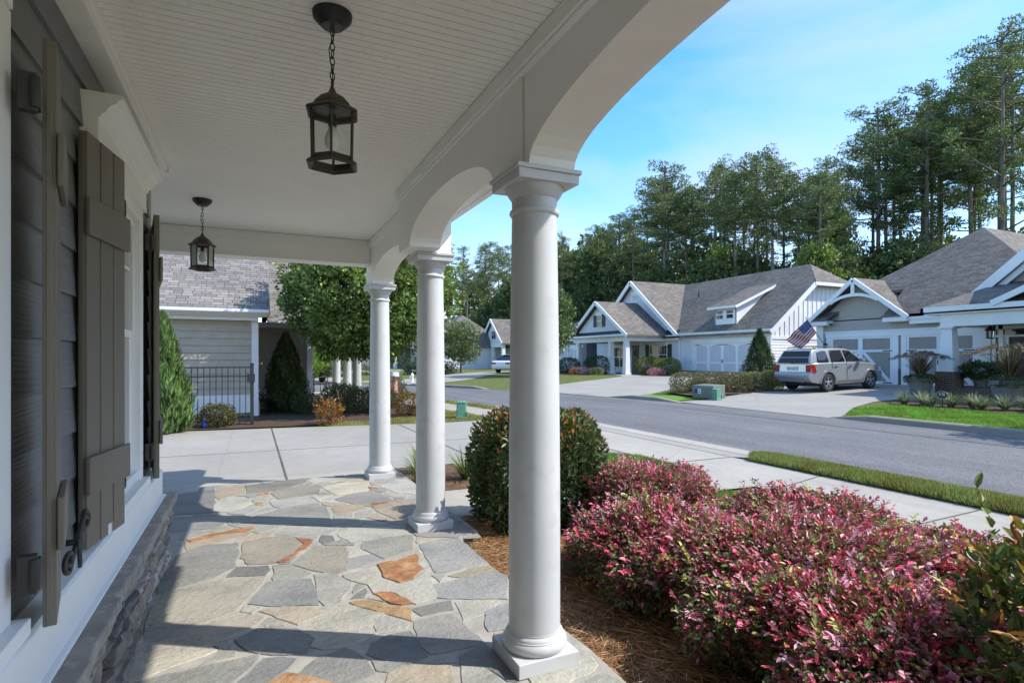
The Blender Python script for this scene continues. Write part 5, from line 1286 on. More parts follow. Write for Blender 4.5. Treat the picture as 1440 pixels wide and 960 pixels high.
low += [(4.24,.30)]+arc_pts(3.80,.37,.425,.30)[1:-1]+[(3.36,.28),(1.54,.28)]+arc_pts(1.09,.37,.425,.30)[1:-1]+[(.64,.32)]
car_prism(low, sw, 'body', SILVER, suv, .025)
car_prism([(.12,1.15),(.22,1.40),(.40,1.66),(.52,1.715),(.9,1.75),(1.7,1.765),(2.35,1.745),(2.72,1.69),(3.1,1.46),(3.56,1.13)], lambda x, z: sw(x,z)-.012, 'cabin', SILVER, suv, .03)
for sd_ in (1,-1):
    panel(suv, [(.56,1.21),(1.22,1.205),(1.22,1.65),(.92,1.65),(.66,1.60)], lambda x,z: sw(x,z)-.012, 'side_window', CARGL, .008, sd_)
    panel(suv, [(1.40,1.205),(2.22,1.20),(2.17,1.67),(1.45,1.67)], lambda x,z: sw(x,z)-.012, 'side_window', CARGL, .008, sd_)
    panel(suv, [(2.33,1.20),(3.28,1.19),(2.98,1.44),(2.68,1.64),(2.28,1.67)], lambda x,z: sw(x,z)-.012, 'side_window', CARGL, .008, sd_)
    panel(suv, [(1.56,.29),(3.34,.29),(3.32,.44),(1.58,.44)], sw, 'sill_cladding', CLAD, .012, sd_)
    tl = panel(suv, [(.10,.80),(.34,.80),(.30,1.10),(.14,1.14)], sw, 'tail_light', REDL, .010, sd_)
    m = MB(); m.box((.066,sd_*.66,.82),(.12,sd_*.885,1.10)); m.build('rear_lens', REDL, tl, local=True, bevel=.01)
    for cx in (1.09, 3.80):
        o_ = arc_pts(cx,.37,.50,.34,12); i_ = arc_pts(cx,.37,.427,.34,12); m = MB()
        for k in range(12):
            q = [o_[k],o_[k+1],i_[k+1],i_[k]]; m.add([(x, sd_*(sw(x,z)+.014), z) for x,z in q]+[(x, sd_*(sw(x,z)-.03), z) for x,z in q], [(0,1,2,3),(7,6,5,4),(0,4,5,1),(1,5,6,2),(2,6,7,3),(3,7,4,0)])
        m.build('fender_flare', SILVER if cx < 2 else SILVER, suv, local=True)
    m = MB(); m.beam((1.38,sd_*(sw(1.4,.7)+.002),.45),(1.38,sd_*(sw(1.4,1.15)+.002),1.19),.012,.006); m.beam((2.28,sd_*(sw(2.3,.7)+.002),.45),(2.28,sd_*(sw(2.3,1.15)+.002),1.19),.012,.006); m.build('door_seam', IRON, suv, local=True)
    m = MB(); [m.box((xx,sd_*(sw(xx,1.0)),.985),(xx+.17,sd_*(sw(xx,1.0)+.035),1.02)) for xx in (1.50,2.40)]; m.build('door_handle', IRON, suv, local=True, bevel=.006)
    m = MB(); m.box((3.02,sd_*.93,1.17),(3.20,sd_*1.12,1.31)); m.build('wing_mirror', SILVER if sd_ > 0 else SILVER, suv, local=True, bevel=.03)
    m = MB(); m.tube([(.62,sd_*.66,1.745),(.72,sd_*.66,1.82),(2.2,sd_*.66,1.835),(2.32,sd_*.66,1.76)],.018,8); m.build('roof_rail', IRON, suv, local=True, smooth=True)
    panel(suv, [(4.40,.74),(4.70,.74),(4.60,.90),(4.38,.97)], sw, 'headlight', CLEARL, .01, sd_)
    for cx in (1.09, 3.80): wheel(suv, cx, sd_*.825, .365, .245, sd_)
m = MB(); [m.tube([(xx,-.66,1.835),(xx,.66,1.835)],.016,8) for xx in (.95,1.95)]; m.build('roof_bar', IRON, suv, local=True, smooth=True)
m = MB(); m.add([(.145,-.70,1.20),(.145,.70,1.20),(.385,.60,1.625),(.385,-.60,1.625),(.105,-.74,1.185),(.105,.74,1.185),(.36,.62,1.655),(.36,-.62,1.655)],[(0,1,2,3),(7,6,5,4),(0,4,5,1),(1,5,6,2),(2,6,7,3),(3,7,4,0)]); m.build('rear_window', CARGL, suv, local=True)
m = MB(); m.add([(2.74,-.62,1.665),(2.74,.62,1.665),(3.50,.74,1.17),(3.50,-.74,1.17),(2.76,-.62,1.695),(2.76,.62,1.695),(3.53,.74,1.19),(3.53,-.74,1.19)],[(3,2,1,0),(4,5,6,7),(0,1,5,4),(1,2,6,5),(2,3,7,6),(3,0,4,7)]); m.build('windscreen', CARGL, suv, local=True)
MB().box((-.012,-.60,.40),(.10,.60,.56)).build('lower_bumper', CLAD, suv, local=True, bevel=.02)
MB().box((-.02,-.86,.585),(.06,.86,.73)).build('rear_bumper', SILVER, suv, local=True, bevel=.03)
m = MB(); m.box((.068,-.26,.87),(.094,.26,1.03)); pl = m.build('licence_plate', CLEARL, suv, local=True, bevel=.004)
rr = random.Random(2); m = MB()
for k in range(6):
    if k == 2: continue
    y = .19-k*.065; m.box((.064,y-.02,.915),(.067,y+.02,.925)); m.box((.064,y-.02,.97),(.067,y+.02,.98)); m.box((.064,y-.02,.926),(.067,y-.012,.969)); m.box((.064,y+.012,.926) if k%2 else (.064,y-.004,.94),(.067,y+.02,.969) if k%2 else (.067,y+.018,.95))
m.build('characters', FBLUE, pl, local=True)
m = MB(); m.tube([(.07,.05,1.20),(.05,.02,1.17),(.13,-.35,1.24)],.012,6); m.build('rear_wiper', IRON, suv, local=True)
m = MB(); [m.tube([(.05,yy,.36),(.35,yy,.36)],.03,8) for yy in (-.45,.45)]; m.build('exhaust', IRON, suv, local=True)
MB().box((.5,-.7,.22),(4.3,.7,.4)).build('underbody', IRON, suv, local=True)

sed = empty('parked_sedan', (17.6,40.4,gz(17.6,40.4)), R(35), 'white saloon car nearly hidden behind the nearest porch column', 'car')
def cw(x, z):
    w = .90-(max(0,z-.85))*.42-max(0,.3-x)*.25-max(0,x-4.2)*.3; return w
lowc = [(.12,.34),(.0,.55),(.03,.86),(.14,.97),(.9,1.0),(3.3,.96),(4.2,.84),(4.55,.68),(4.58,.45),(4.45,.26),(4.1,.26)]+arc_pts(3.70,.33,.37,.26)[1:-1]+[(3.3,.24),(1.35,.24)]+arc_pts(.95,.33,.37,.26)[1:-1]+[(.55,.28)]
car_prism(lowc, cw, 'body', CARW, sed, .03); car_prism([(.55,.98),(1.15,1.36),(1.6,1.44),(2.3,1.44),(2.7,1.36),(3.4,.95)], lambda x,z: cw(x,z)-.01, 'cabin', CARGL, sed, .03)
MB().box((1.15,-.6,1.425),(2.6,.6,1.455)).build('roof_panel', CARW, sed, local=True, bevel=.01)
for s_ in (1,-1):
    for cx in (.95,3.7): wheel(sed, cx, s_*.78, .32, .2, s_)
    m = MB(); m.box((-.012,s_*.45,.70),(.10,s_*.84,.84)); m.build('tail_light', REDL, sed, local=True, bevel=.01)

# ================================================================ flag on its pole
fg = empty('flagpole', (26.28,19.45,2.15), label='stars and stripes on a slanted pole fixed to the taupe house corner', cat='flag')
P0 = Vector((26.28,19.45,2.15)); P1 = Vector((25.05,19.55,3.46)); ax = (P1-P0).normalized()
m = MB(); m.tube([P0,P1],.016,8); m.lathe([(.012,0),(.03,.02),(.03,.045),(.008,.065)],10,tuple(P1)); m.build('pole', pm('pole_wood', (.25,.2,.14)), fg, smooth='auto')
MB().box((26.26,19.38,2.02),(26.34,19.52,2.24)).build('bracket', IRON, fg)
nu, nv = 40, 26; hoist0, hoist1 = P1-ax*.08, P1-ax*.98
fly = Vector((-.10,1.16,-.98)); 
def fpt(i, j):
    u, v = i/nu, j/nv
    b = hoist0.lerp(hoist1, v); L = fly*u*(1-.28*v)
    wv = .07*math.sin(u*9+v*3)*(.2+u)+.03*math.sin(u*17+v*5)
    sag = -.10*u*(1-u)-.12*u*v
    return b+L+Vector((wv*.9, wv*.25, sag))
m = MB(); ids = {}
vs = [fpt(i,j) for j in range(nv+1) for i in range(nu+1)]; m.v = [tuple(p) for p in vs]
for j in range(nv):
    for i in range(nu):
        a = j*(nu+1)+i; m.f.append([a,a+1,a+nu+2,a+nu+1]); m.m.append(2 if (i < 16 and j < 14) else ((j//2) % 2))
fl_ = m.build('cloth', [RED,FWHITE,FBLUE], fg, smooth=True, fixn=False)
m = MB()
for r_ in range(9):
    for k in range(6 if r_ % 2 == 0 else 5):
        i = 1.3+(k*2+(0 if r_%2 == 0 else 1))*1.32; j = 1.0+r_*1.45
        c_ = fpt(i,j); e1 = (fpt(i+.3,j)-c_).normalized(); e2 = (fpt(i,j+.3)-c_).normalized(); nn = e1.cross(e2).normalized()*.006
        for s_ in (1,-1):
            pp = []
            for q in range(10):
                rr_ = .024 if q % 2 == 0 else .010; t_ = q*math.pi/5; pp.append(c_+e1*rr_*math.cos(t_)+e2*rr_*math.sin(t_)+nn*s_)
            m.add(pp, [list(range(10))])
m.build('stars', FWHITE, fl_, fixn=False)

# ================================================================ street furniture
def pedestal(loc, w, d, h, label, rz=0, mat=GREENB):
    g = empty('utility_pedestal', loc, rz, label, 'utility box')
    m = MB(); m.taper((0,0), .0, h*.9, w/2, w/2*.94); m.build('cabinet', mat, g, local=True, bevel=.03, seg=3)
    m = MB(); m.prism([(-w*.5,h*.885),(-w*.46,h*.97),(-w*.3,h),(w*.3,h),(w*.46,h*.97),(w*.5,h*.885)], 1, -w*.5, w*.5); m.build('lid', mat, g, local=True, bevel=.02)
    m = MB(); m.box((-w*.56,-w*.56,-.02),(w*.56,w*.56,.06)); m.box((-w*.56,-w*.56,.06),(-w*.5,w*.3,.2)); m.box((w*.5,-w*.56,.06),(w*.56,w*.3,.2)); m.build('skirt', mat, g, local=True, bevel=.008)
    return g
x, y, _ = gpt(649,588,-.1); pedestal((x,y,-.10), .27,.27,.45, 'mint green utility pedestal on the verge beside the driveway', R(-20))
tb = empty('transformer_box', (16.05,16.75,gz(16,16.7)), R(8), 'wide dull green transformer box with warning stickers in front of the long hedge', 'utility box')
m = MB(); m.prism([(-.36,.0),(-.36,.44),(-.31,.51),(.34,.54),(.36,.0)], 1, -.48, .48); m.build('cabinet', GREEND, tb, local=True, bevel=.015)
MB().box((-.375,-.46,.05),(-.361,.46,.41)).build('door', GREEND, tb, local=True, bevel=.006)
m = MB(); m.box((-.380,.06,.20),(-.376,.20,.38)); m.build('sticker', FWHITE, tb, local=True); m = MB(); m.box((-.380,.24,.22),(-.376,.36,.36)); m.box((-.383,.08,.24),(-.381,.18,.27)); m.box((-.383,.08,.31),(-.381,.18,.34)); m.build('sticker', FBLUE, tb, local=True)
pedestal((15.72,16.02,gz(15.7,16)), .26,.26,.42, 'small green pedestal beside the transformer box', R(5))
hy = empty('fire_hydrant', (9.3,35.3,-.06), label='white fire hydrant by the far kerb, between the two farther columns', cat='hydrant')
hy.scale = (.8,.8,.85)
MB().lathe([(.16,0),(.16,.05),(.11,.06),(.11,.5),(.14,.51),(.14,.56),(.11,.6),(.06,.68),(.03,.7),(.03,.76)],16,(0,0,0)).build('barrel', WHITEM, hy, local=True, smooth='auto')
m = MB(); m.lathe([(.06,-.22),(.06,.22)],10,(0,0,.42),axis=1); m.lathe([(.075,-.2),(.075,0)],10,(0,0,.4),axis=0); m.build('outlet', WHITEM, hy, local=True, smooth='auto')
for x, y, w_, h_, lb in ((8.3,35.6,.4,.6,'pale utility box on the far verge left of the hydrant'),(6.1,40.5,.5,.7,'grey utility box far down the street near a pale driveway')):
    pedestal((x,y,0), w_, w_, h_, lb, 0, WHITEM if h_ < .65 else GREEND)
# house number on a stake
ns = empty('number_sign', (18.75,10.05,gz(18.7,10)), R(-118), 'small black oval house number plaque on a stake in the grassy border', 'sign')
m = MB(); m.tube([(0,0,-.02),(0,0,.30)],.013,6); m.build('stake', IRON, ns, local=True)
pts = [(.24*math.copysign(abs(math.cos(a))**.7,math.cos(a)), .40+.105*math.copysign(abs(math.sin(a))**.8,math.sin(a))) for a in [2*math.pi*k/28 for k in range(28)]]
pq = MB().prism(pts, 1, -.012, .012).build('plaque', IRON, ns, local=True, bevel=.003)
rim = MB()
for k in range(28): rim.tube([(pts[k][0]*.95,-.014,.40+(pts[k][1]-.40)*.92),(pts[(k+1)%28][0]*.95,-.014,.40+(pts[(k+1)%28][1]-.40)*.92)],.004,5)
rim.build('border', WHITEM, pq, local=True)
tx = bpy.data.curves.new('numerals','FONT'); tx.body = '3170'; tx.size = .135; tx.align_x = 'CENTER'; tx.align_y = 'CENTER'; tx.extrude = .003; tx.materials.append(WHITEM)
to_ = bpy.data.objects.new('numerals', tx); COL.objects.link(to_); bpy.context.view_layer.update()
nm = bpy.data.meshes.new_from_object(to_.evaluated_get(bpy.context.evaluated_depsgraph_get())); bpy.data.objects.remove(to_)
to = bpy.data.objects.new('numerals', nm); COL.objects.link(to); to.parent = pq; to.location = (0,-.017,.40); to.rotation_euler = (R(90),0,0)
# neighbour's iron fence panel with post
fn = empty('iron_fence', (0,14.9,-.1), label='black metal fence panel with a latch post in front of the greige wall', cat='fence')
m = MB(); x = -2.6
while x < -.06: m.box((x-.009,14.89,-.08),(x+.009,14.91,1.27)); x += .125
m.build('picket', FENCEM, fn)
m = MB(); [m.box((-2.7,14.885,zz),(.0,14.915,zz+.03)) for zz in (.02,1.05,1.262)]; m.build('rail', FENCEM, fn)
m = MB(); m.box((-.005,14.86,-.1),(.075,14.94,1.36)); m.box((-.015,14.85,1.36),(.085,14.95,1.375)); m.build('post', FENCEM, fn)
MB().box((-.07,14.84,.92),(.10,14.87,1.12)).build('latch', FENCEM, fn)
# porch chair and floor lantern next door
ch = empty('patio_chair', (2.35,23.2,.08), R(-70), 'dark metal patio armchair with a cushion on the neighbour porch', 'chair')
MB().box((-.27,-.27,.38),(.27,.27,.47)).build('seat', FABRIC, ch, local=True, bevel=.03)
m = MB(); m.tube([(-.27,.27,.4),(-.28,.36,.95),(-.15,.4,1.06),(.15,.4,1.06),(.28,.36,.95),(.27,.27,.4)],.018,6); [m.tube([(xx,.28,.45),(xx,.39,1.04)],.01,5) for xx in (-.14,0,.14)]; m.build('backrest', IRON, ch, local=True, smooth=True)
for sx in (-1,1):
    m = MB(); m.tube([(sx*.28,.33,.72),(sx*.31,.0,.68),(sx*.30,-.28,.66),(sx*.28,-.30,.4)],.016,6); m.build('armrest', IRON, ch, local=True, smooth=True)
    for sy in (-1,1): MB().tube([(sx*.26,sy*.26,.38),(sx*.29,sy*.30,0)],.016,6).build('leg', IRON, ch, local=True, smooth=True)
MB().blob((0,.2,.66),(.22,.10,.2),4).build('cushion', FABRIC, ch, local=True, smooth=True)
ln = empty('floor_lantern', (2.25,25.2,.08), label='tall dark floor lantern standing behind the patio chair', cat='lantern')
m = MB(); [m.box((sx*.17-.02,sy*.17-.02,0),(sx*.17+.02,sy*.17+.02,.75)) for sx in (-1,1) for sy in (-1,1)]; m.box((-.21,-.21,0),(.21,.21,.05)); m.box((-.21,-.21,.72),(.21,.21,.76)); m.build('frame', IRON, ln, local=True)
MB().lathe([(.32,.76),(.12,.95),(.05,1.0),(.03,1.08)],4,ph=R(45)).build('cap', IRON, ln, local=True)
MB().box((-.15,-.15,.06),(.15,.15,.7)).build('pane', CLEAR, ln, local=True)
# garden flag
gf = empty('garden_flag', (4.02,17.3,-.05), R(-15), 'small orange and white garden flag on a wire stand in the bed', 'flag')
m = MB(); m.tube([(.2,0,0),(.2,0,.98),(-.17,0,.98)],.008,6); m.build('stand', IRON, gf, local=True)
m = MB(); nn_ = 8
vs = [(-.17+.34*i/nn_, .015*math.sin(i*1.3), .97-.48*j/6) for j in range(7) for i in range(nn_+1)]; m.add(vs, [(j*(nn_+1)+i,j*(nn_+1)+i+1,(j+1)*(nn_+1)+i+1,(j+1)*(nn_+1)+i) for j in range(6) for i in range(nn_)]); m.build('cloth', ORANGEF, gf, local=True, smooth=True, fixn=False)
wh_ = empty('garden_sprayer', (-.95,14.62,-.06), label='bright blue plastic garden bottle left of the little yellow shrub', cat='bottle')
MB().lathe([(.07,0),(.075,.02),(.06,.16),(.025,.22),(.02,.3)],14).build('bottle', BLUEP, wh_, local=True, smooth='auto'); m = MB(); m.beam((0,0,.3),(.1,0,.33),.03,.03); m.build('spout', BLUEP, wh_, local=True); wh_.scale = (.65,.65,.75)

# ================================================================ planting: neighbour's side
JUN = [(.17,.29,.08),(.12,.22,.065),(.23,.35,.11),(.09,.16,.05)]
def cone_shrub(name, loc, r, h, n, cols, label, cat, seed, L=.12, W=.035, upt=1.2, p=.75, group=None, wisp=0, ground=0.0):
    rs = np.random.default_rng(seed); root = empty(name, loc, 0, label, cat, group)
    f = rs.random(n)**1.25; a = rs.uniform(0,6.283,n); prof = np.where(f < .18, .72+.28*f/.18, (1-(f-.18)/.82)**p)
    lum = 1+.16*np.sin(a*5+f*14+seed)+.10*np.sin(a*11-f*23)+wisp*np.abs(rs.normal(size=n))*.5
    rad = r*prof*lum*(1-.35*rs.random(n)**2)
    P = np.stack([rad*np.cos(a), rad*np.sin(a), ground+f*h*(1+.03*np.sin(a*3))],1)
    out = np.stack([np.cos(a),np.sin(a),np.zeros(n)],1)
    D = nrmz(out*.55+rs.normal(0,.3,(n,3))+np.array([0,0,upt])); Nn = nrmz(out+rs.normal(0,.3,(n,3)))
    quads_np('foliage', leafV(P, D, Nn, L*rs.uniform(.6,1.5,n), W*rs.uniform(.7,1.3,n)), LEAF, pal(rs, n, cols)*(.92+.16*np.sin(a*5+f*14+seed))[:,None], root)
    MB().tube([(0,0,-.02),(0,0,h*.45),(.02,0,h*.9)],[r*.12,r*.08,.01],7).build('stem', BARK2, root, local=True, smooth=True)
    return root
cone_shrub('juniper_bush', (-1.72,14.2,-.1), .46, 2.40, 14000, JUN, 'tall light green feathery juniper at the edge of our house wall', 'shrub', 71, .16, .03, 1.4, .8, wisp=.35)
cone_shrub('conical_evergreen', (.95,18.0,-.1), .60, 2.25, 15000, [(.055,.085,.028),(.075,.11,.03),(.045,.07,.025),(.11,.10,.03)], 'dark green cone shaped evergreen against the recessed wall', 'shrub', 72, .075, .03, 1.0, .62)
YG = [(.12,.12,.03),(.08,.09,.025),(.20,.15,.04),(.05,.06,.02)]
NAN = [(.42,.14,.03),(.35,.08,.03),(.50,.24,.06),(.14,.14,.03),(.25,.10,.03)]
DKB = [(.055,.08,.03),(.085,.085,.038),(.11,.075,.045),(.07,.10,.03)]
x, y, _ = gpt(306,600,-.1); shrub('barberry_shrub', (x,y,-.1), (.36,.33,.50), 3000, .05, .026, YG, None, 'low yellow green shrub at the foot of the fence', seed=73)
x, y, _ = gpt(463,597,-.1); shrub('nandina_shrub', (x,y,-.1), (.27,.25,.54), 1500, .06, .022, NAN, None, 'bright orange shrub in the mulch bed before the patio chair', seed=74, jag=.14, lump=.25)
x, y, _ = gpt(578,585,-.1); shrub('nandina_shrub', (x,y,-.1), (.45,.4,.62), 3600, .055, .022, NAN+DKB, [1,1.2,.8,2,1,1,1,1,1], 'orange and green shrub next to the garden flag', seed=75, jag=.05)
for i, (u, v, r, h) in enumerate(((436,584,.45,.55),(492,580,.55,.75),(512,583,.5,.7),(545,577,.55,.8),(478,573,.5,.75),(556,570,.5,.9))):
    x, y, _ = gpt(u,v,-.1); shrub('border_shrub', (x,y+.5,-.1), (r,r,h), 2600, .06, .03, DKB+[(.08,.12,.03),(.13,.16,.05)], None, ['dark low shrub right behind the bright orange shrub','dark shrub under the neighbour porch columns','low dark shrub at the edge of the farthest porch column','dark shrub just right of the farthest porch column','dark shrub beside the patio chair','taller dark shrub behind the garden flag'][i], group='dark shrubs of the neighbour bed', seed=80+i)
strap_plant('yucca_plant', (3.0,18.8,-.05), 60, .75, .03, [(.12,.16,.05),(.2,.22,.09)], 'spiky plant standing among dark shrubs before the neighbour columns', 'plant', None, 91, .8)
# bright arborvitae screen far left
ORD = ['first','second','third','fourth','fifth','sixth','seventh','eighth','ninth']
for i in range(7):
    f = i/6; x, y = 3.6+4.2*f, 45+12*f
    cone_shrub('arborvitae_tree', (x,y,-.1), 1.15, 3.3+.3*math.sin(i*2.2), 3200, [(.16,.27,.04),(.12,.22,.035),(.2,.32,.05)], ORD[i]+' bright green arborvitae from the left in the screen beyond the neighbour porch', 'tree', 95+i, .26, .09, 1.2, .5, 'arborvitae screen beyond the neighbour porch')
# maple by the driveway
MAP = [(.155,.235,.06),(.12,.19,.052),(.205,.29,.07),(.31,.40,.08),(.09,.145,.042)]
mp_ = leafy_proto('maple_tree', 101, 5.4, (2.35,2.1), 3.5, .11, 340, 170, .115, .075, MAP, [3,3,2,1,2], clump=.40, droop=.1, egg=.30, shoots=210, shcol=[(.30,.39,.08),(.22,.31,.065),(.37,.45,.09),(.15,.23,.055)])
mp_.location = (3.12,16.25,-.1); tag(mp_, 'full green maple tree behind the farthest porch columns', 'tree')
# ================================================================ planting: across the street
sm = leafy_proto('street_tree', 102, 5, (2.0,2.0), 3.3, .09, 110, 70, .19, .12, [(.10,.155,.05),(.075,.12,.04),(.15,.205,.06)], None, clump=.55)
sm.location = (15.2,42.8,0); sm.scale = (.85,.85,.80); tag(sm, 'small round tree in front of the farthest house, between column and gabled porch', 'tree')
x, y = 21.5, 44.0; t2 = dup(sm, loc=(18.7,35.4,.1), sc_=(1.0,1.0,1.22), rz=1.0, label='taller narrow tree just right of the nearest column, before the dark grey house')
t3 = dup(sm, loc=(5.2,52.0,0), sc_=.8, rz=2.0, label='thin little tree far down the street between the two farther columns')
t4 = dup(sm, loc=(18.3,3.0,.0), sc_=(1.0,1.0,1.0), rz=.5, label='street tree on the lawn of the taupe house, outside the picture')
cone_shrub('conical_conifer', (21.0,18.75,gz(21,18.7)), .72, 2.6, 11000, [(.06,.105,.045),(.08,.13,.055),(.04,.075,.035)], 'dark pointed conifer beside the silver SUV', 'shrub', 111, .11, .03, .9, .8, wisp=.2)
HDG = [(.17,.16,.06),(.10,.115,.045),(.26,.21,.12),(.08,.09,.04),(.34,.29,.18)]
for i in range(4):
    f = i/3; shrub('hedge_bush', (16.9+3.0*f,18.75-.65*f,gz(17,18)), (.75,.62,.88), 4600, .07, .035, HDG, None, ['leftmost','second from the left','third from the left','last before the yellow bush'][i]+' clipped bush of the long hedge behind the transformer box', 'hedge', 'bushes of the long clipped hedge', 120+i, p=4, lump=.05)
shrub('golden_bush', (20.55,17.75,gz(20.5,17.7)), (.5,.45,.85), 3200, .06, .035, [(.20,.20,.04),(.14,.15,.035),(.28,.26,.06)], None, 'yellow leaved bush at the right end of the long hedge', 'shrub', seed=126, p=3, lump=.06)
BOX = [(.055,.085,.03),(.075,.11,.038),(.045,.07,.027)]
YB = [(.24,.25,.05),(.18,.20,.04),(.30,.30,.06)]
for (u, d, r, h, pl_, lb) in ((912,41.0,.9,1.25,YB,'left round yellow green bush under the window of the pale grey house'),(938,39.5,.95,1.2,YB,'right round yellow green bush under the window of the pale grey house'),
        (800,44,.85,1.2,BOX,'dark round bush at the left end of the pale grey house bed'),(840,42.5,1.0,1.35,BOX,'dark round bush in front of the gabled porch, between its posts')):
    l = (u-720)/800*d; x, y = d*ST+l*CT, d*CT-l*ST; shrub('round_bush', (x,y,gz(x,y)), (r,r,h), 3600, .09, .05, pl_, None, lb, 'bush', seed=int(u), p=2.2, lump=.04)
for (u, d, n_, cl, lb) in ((811,40.5,240,[(.45,.06,.04),(.10,.14,.04),(.5,.12,.05)],'red flower patch before the gabled porch'),(820,40.5,240,[(.30,.25,.5),(.4,.35,.6),(.1,.13,.05)],'lavender flower patch beside the red flowers'),(922,37.6,400,[(.65,.12,.28),(.75,.4,.5),(.1,.15,.04)],'pink flower patch between the two yellow green bushes'),(838,40.0,300,[(.22,.24,.12),(.3,.28,.15),(.12,.15,.06)],'pale grassy plants along the bed edge of the gabled porch')):
    l = (u-720)/800*d; x, y = d*ST+l*CT, d*CT-l*ST; shrub('flower_patch', (x,y,gz(x,y)), (.55,.5,.5), n_*4, .07, .05, cl, None, lb, 'flowers', seed=int(u)+3, core=False)
shrub('bed_bush', (13.2,44.5,0), (2.2,1.0,1.2), 3000, .14, .08, BOX+[(.08,.11,.03)], None, 'long dark shrub mass below the far gabled porch', 'shrub', seed=140, core=False)
shrub('bed_bush', (7.2,46.5,0), (2.4,.8,.9), 2000, .14, .08, BOX+[(.10,.11,.04)], None, 'low clipped hedge far down the street', 'hedge', seed=141, core=False)
def pot_at(loc, r, h, label, grp=None):
    g = empty('flower_pot', loc, 0, label, 'pot', grp)
    MB().lathe([(r*.62,0),(r*.7,.02),(r*.95,h*.8),(r*1.05,h*.82),(r*1.05,h),(r*.92,h),(r*.9,h*.9),(.01,h*.9)],24,cap=False).build('pot', TERRA, g, local=True, smooth='auto'); return g
FG = [(.16,.09,.07),(.22,.14,.10),(.10,.06,.045),(.28,.2,.15)]
def plumes(name, loc, label, seed, L=1.15):
    g = strap_plant(name, loc, 420, L, .02, FG+[(.12,.12,.05)], label, 'plant', None, seed, .82)
    rs = np.random.default_rng(seed); n = 84; a = rs.uniform(0,6.283,n); q = rs.uniform(.25,.8,n)*L; zz = L*(1.05-.45*(q/L)**1.3)
    k = 40; f = rs.random((n,k)); P = np.stack([(np.cos(a)*q)[:,None]*(1+.28*f), (np.sin(a)*q)[:,None]*(1+.28*f), zz[:,None]-.12*f*f+.08*f],-1).reshape(-1,3)
    quads_np('plumes', leafV(P, nrmz(rs.normal(size=(n*k,3))+np.array([0,0,.3])), nrmz(rs.normal(size=(n*k,3))), np.full(n*k,.065), np.full(n*k,.013)), LEAF, pal(rs, n*k, [(.30,.20,.15),(.22,.13,.10),(.36,.27,.2)]), g)
    return g
for (x, y, s_, lb, lb2) in ((22.6,12.85,1.0,'large tapered grey pot left of the brick pier','reddish fountain grass with plumes in the left pot'),(21.3,9.55,1.15,'large tapered grey pot on the right, before the front door','big purple fountain grass with pale plumes in the right pot')):
    zb = gz(x,y); pot_at((x,y,zb), .42*s_, .62*s_, lb); plumes('fountain_grass', (x,y,zb+.56*s_), lb2, int(x*10), 1.05*s_)
    shrub('trailing_plant', (x,y,zb+.42*s_), (.46*s_,.46*s_,.34), 1800, .06, .04, [(.06,.09,.03),(.10,.13,.05)], None, 'trailing greenery round the rim of the '+('left' if x > 22 else 'right')+' fountain grass pot', 'plant', seed=int(x*7), core=False)
pot_at((24.2,11.7,.40), .26, .42, 'small grey pot on the taupe house porch step'); shrub('potted_fern', (24.2,11.7,.75), (.5,.5,.5), 2600, .12, .045, BOX, None, 'dark spreading plant in the small porch pot', 'plant', seed=151, core=False, jag=.2)
for i in range(9):
    f = i/8; x, y = 18.75+.25*math.sin(i*2.1)+.5*f, 11.15-3.3*f
    strap_plant('liriope_clump', (x,y,gz(x,y)-.01), 190, .50, .024, [(.16,.20,.10),(.28,.30,.2),(.36,.38,.28),(.1,.13,.05)], 'variegated grassy clump edging the taupe house lawn, '+ORD[i]+' from the driveway', 'plant', 'grassy clumps along the taupe house border', 160+i, 1.05)
shrub('round_bush', (19.9,7.85,gz(19.9,7.8)), (.5,.5,.75), 2500, .05, .03, BOX+[(.07,.11,.03)], None, 'clipped round green bush at the right edge of the grassy border', 'bush', seed=171, lump=.03)
pot_at((25.0,36.2,.31), .3, .45, 'white planter with flowers on the gabled house porch'); 

# ================================================================ the pine wood behind
SIL = [(300,380),(560,362),(640,350),(700,340),(760,345),(790,328),(820,330),(860,292),(900,268),(935,236),(960,250),(1000,226),(1030,226),(1075,216),(1100,220),(1130,236),(1155,232),(1172,300),(1195,335),(1212,255),(1228,158),(1260,165),(1300,126),(1330,150),(1360,92),(1400,52),(1440,45),(1700,-20)]
def sil(u):
    for (a,p),(b,q) in zip(SIL, SIL[1:]):
        if a <= u <= b: return p+(q-p)*(u-a)/(b-a)
    return 400
protos = [pine_proto(200+i, 22, .38+.05*(i%4), 2.0+.35*(i%3)) for i in range(7)]
wide = pine_proto(230, 22, .62, 3.7)
under = [leafy_proto('understory_tree', 300+i, 9, (2.7,3.6), 5.2, .14, 120, 60, .34, .22, [(.10,.15,.055),(.075,.115,.045),(.14,.185,.06)], None, clump=.85) for i in range(3)]
brt = leafy_proto('hardwood_tree', 310, 9, (2.6,4.6), 6.6, .14, 150, 60, .34, .22, [(.19,.28,.06),(.14,.21,.05),(.25,.34,.07)], None, clump=.8)
rr = random.Random(77); used = set()
def zone(u):
    if u < 735: return 'tall pine in the stand left of the nearest column, over the farthest houses', 'pines over the farthest houses'
    if u < 860: return 'pine with dark crown just right of the nearest column, over the dark grey house', 'pines over the dark grey house'
    if u < 1000: return 'tall pine behind the pale grey house, over its big gable', 'pines over the big gable'
    if u < 1165: return 'tall pine behind the pale grey house, over its long ridge and dormer', 'pines over the long ridge'
    if u < 1300: return 'very tall bare stemmed pine over the gap between the two nearer houses', 'pines over the gap between the houses'
    return 'very tall pine with bare trunk behind the taupe house roof', 'pines behind the taupe house'
def atu(u, X):
    k = (u-720)/800; return (CT-k*ST)/(ST+k*CT)*X if (ST+k*CT) > .05 else None
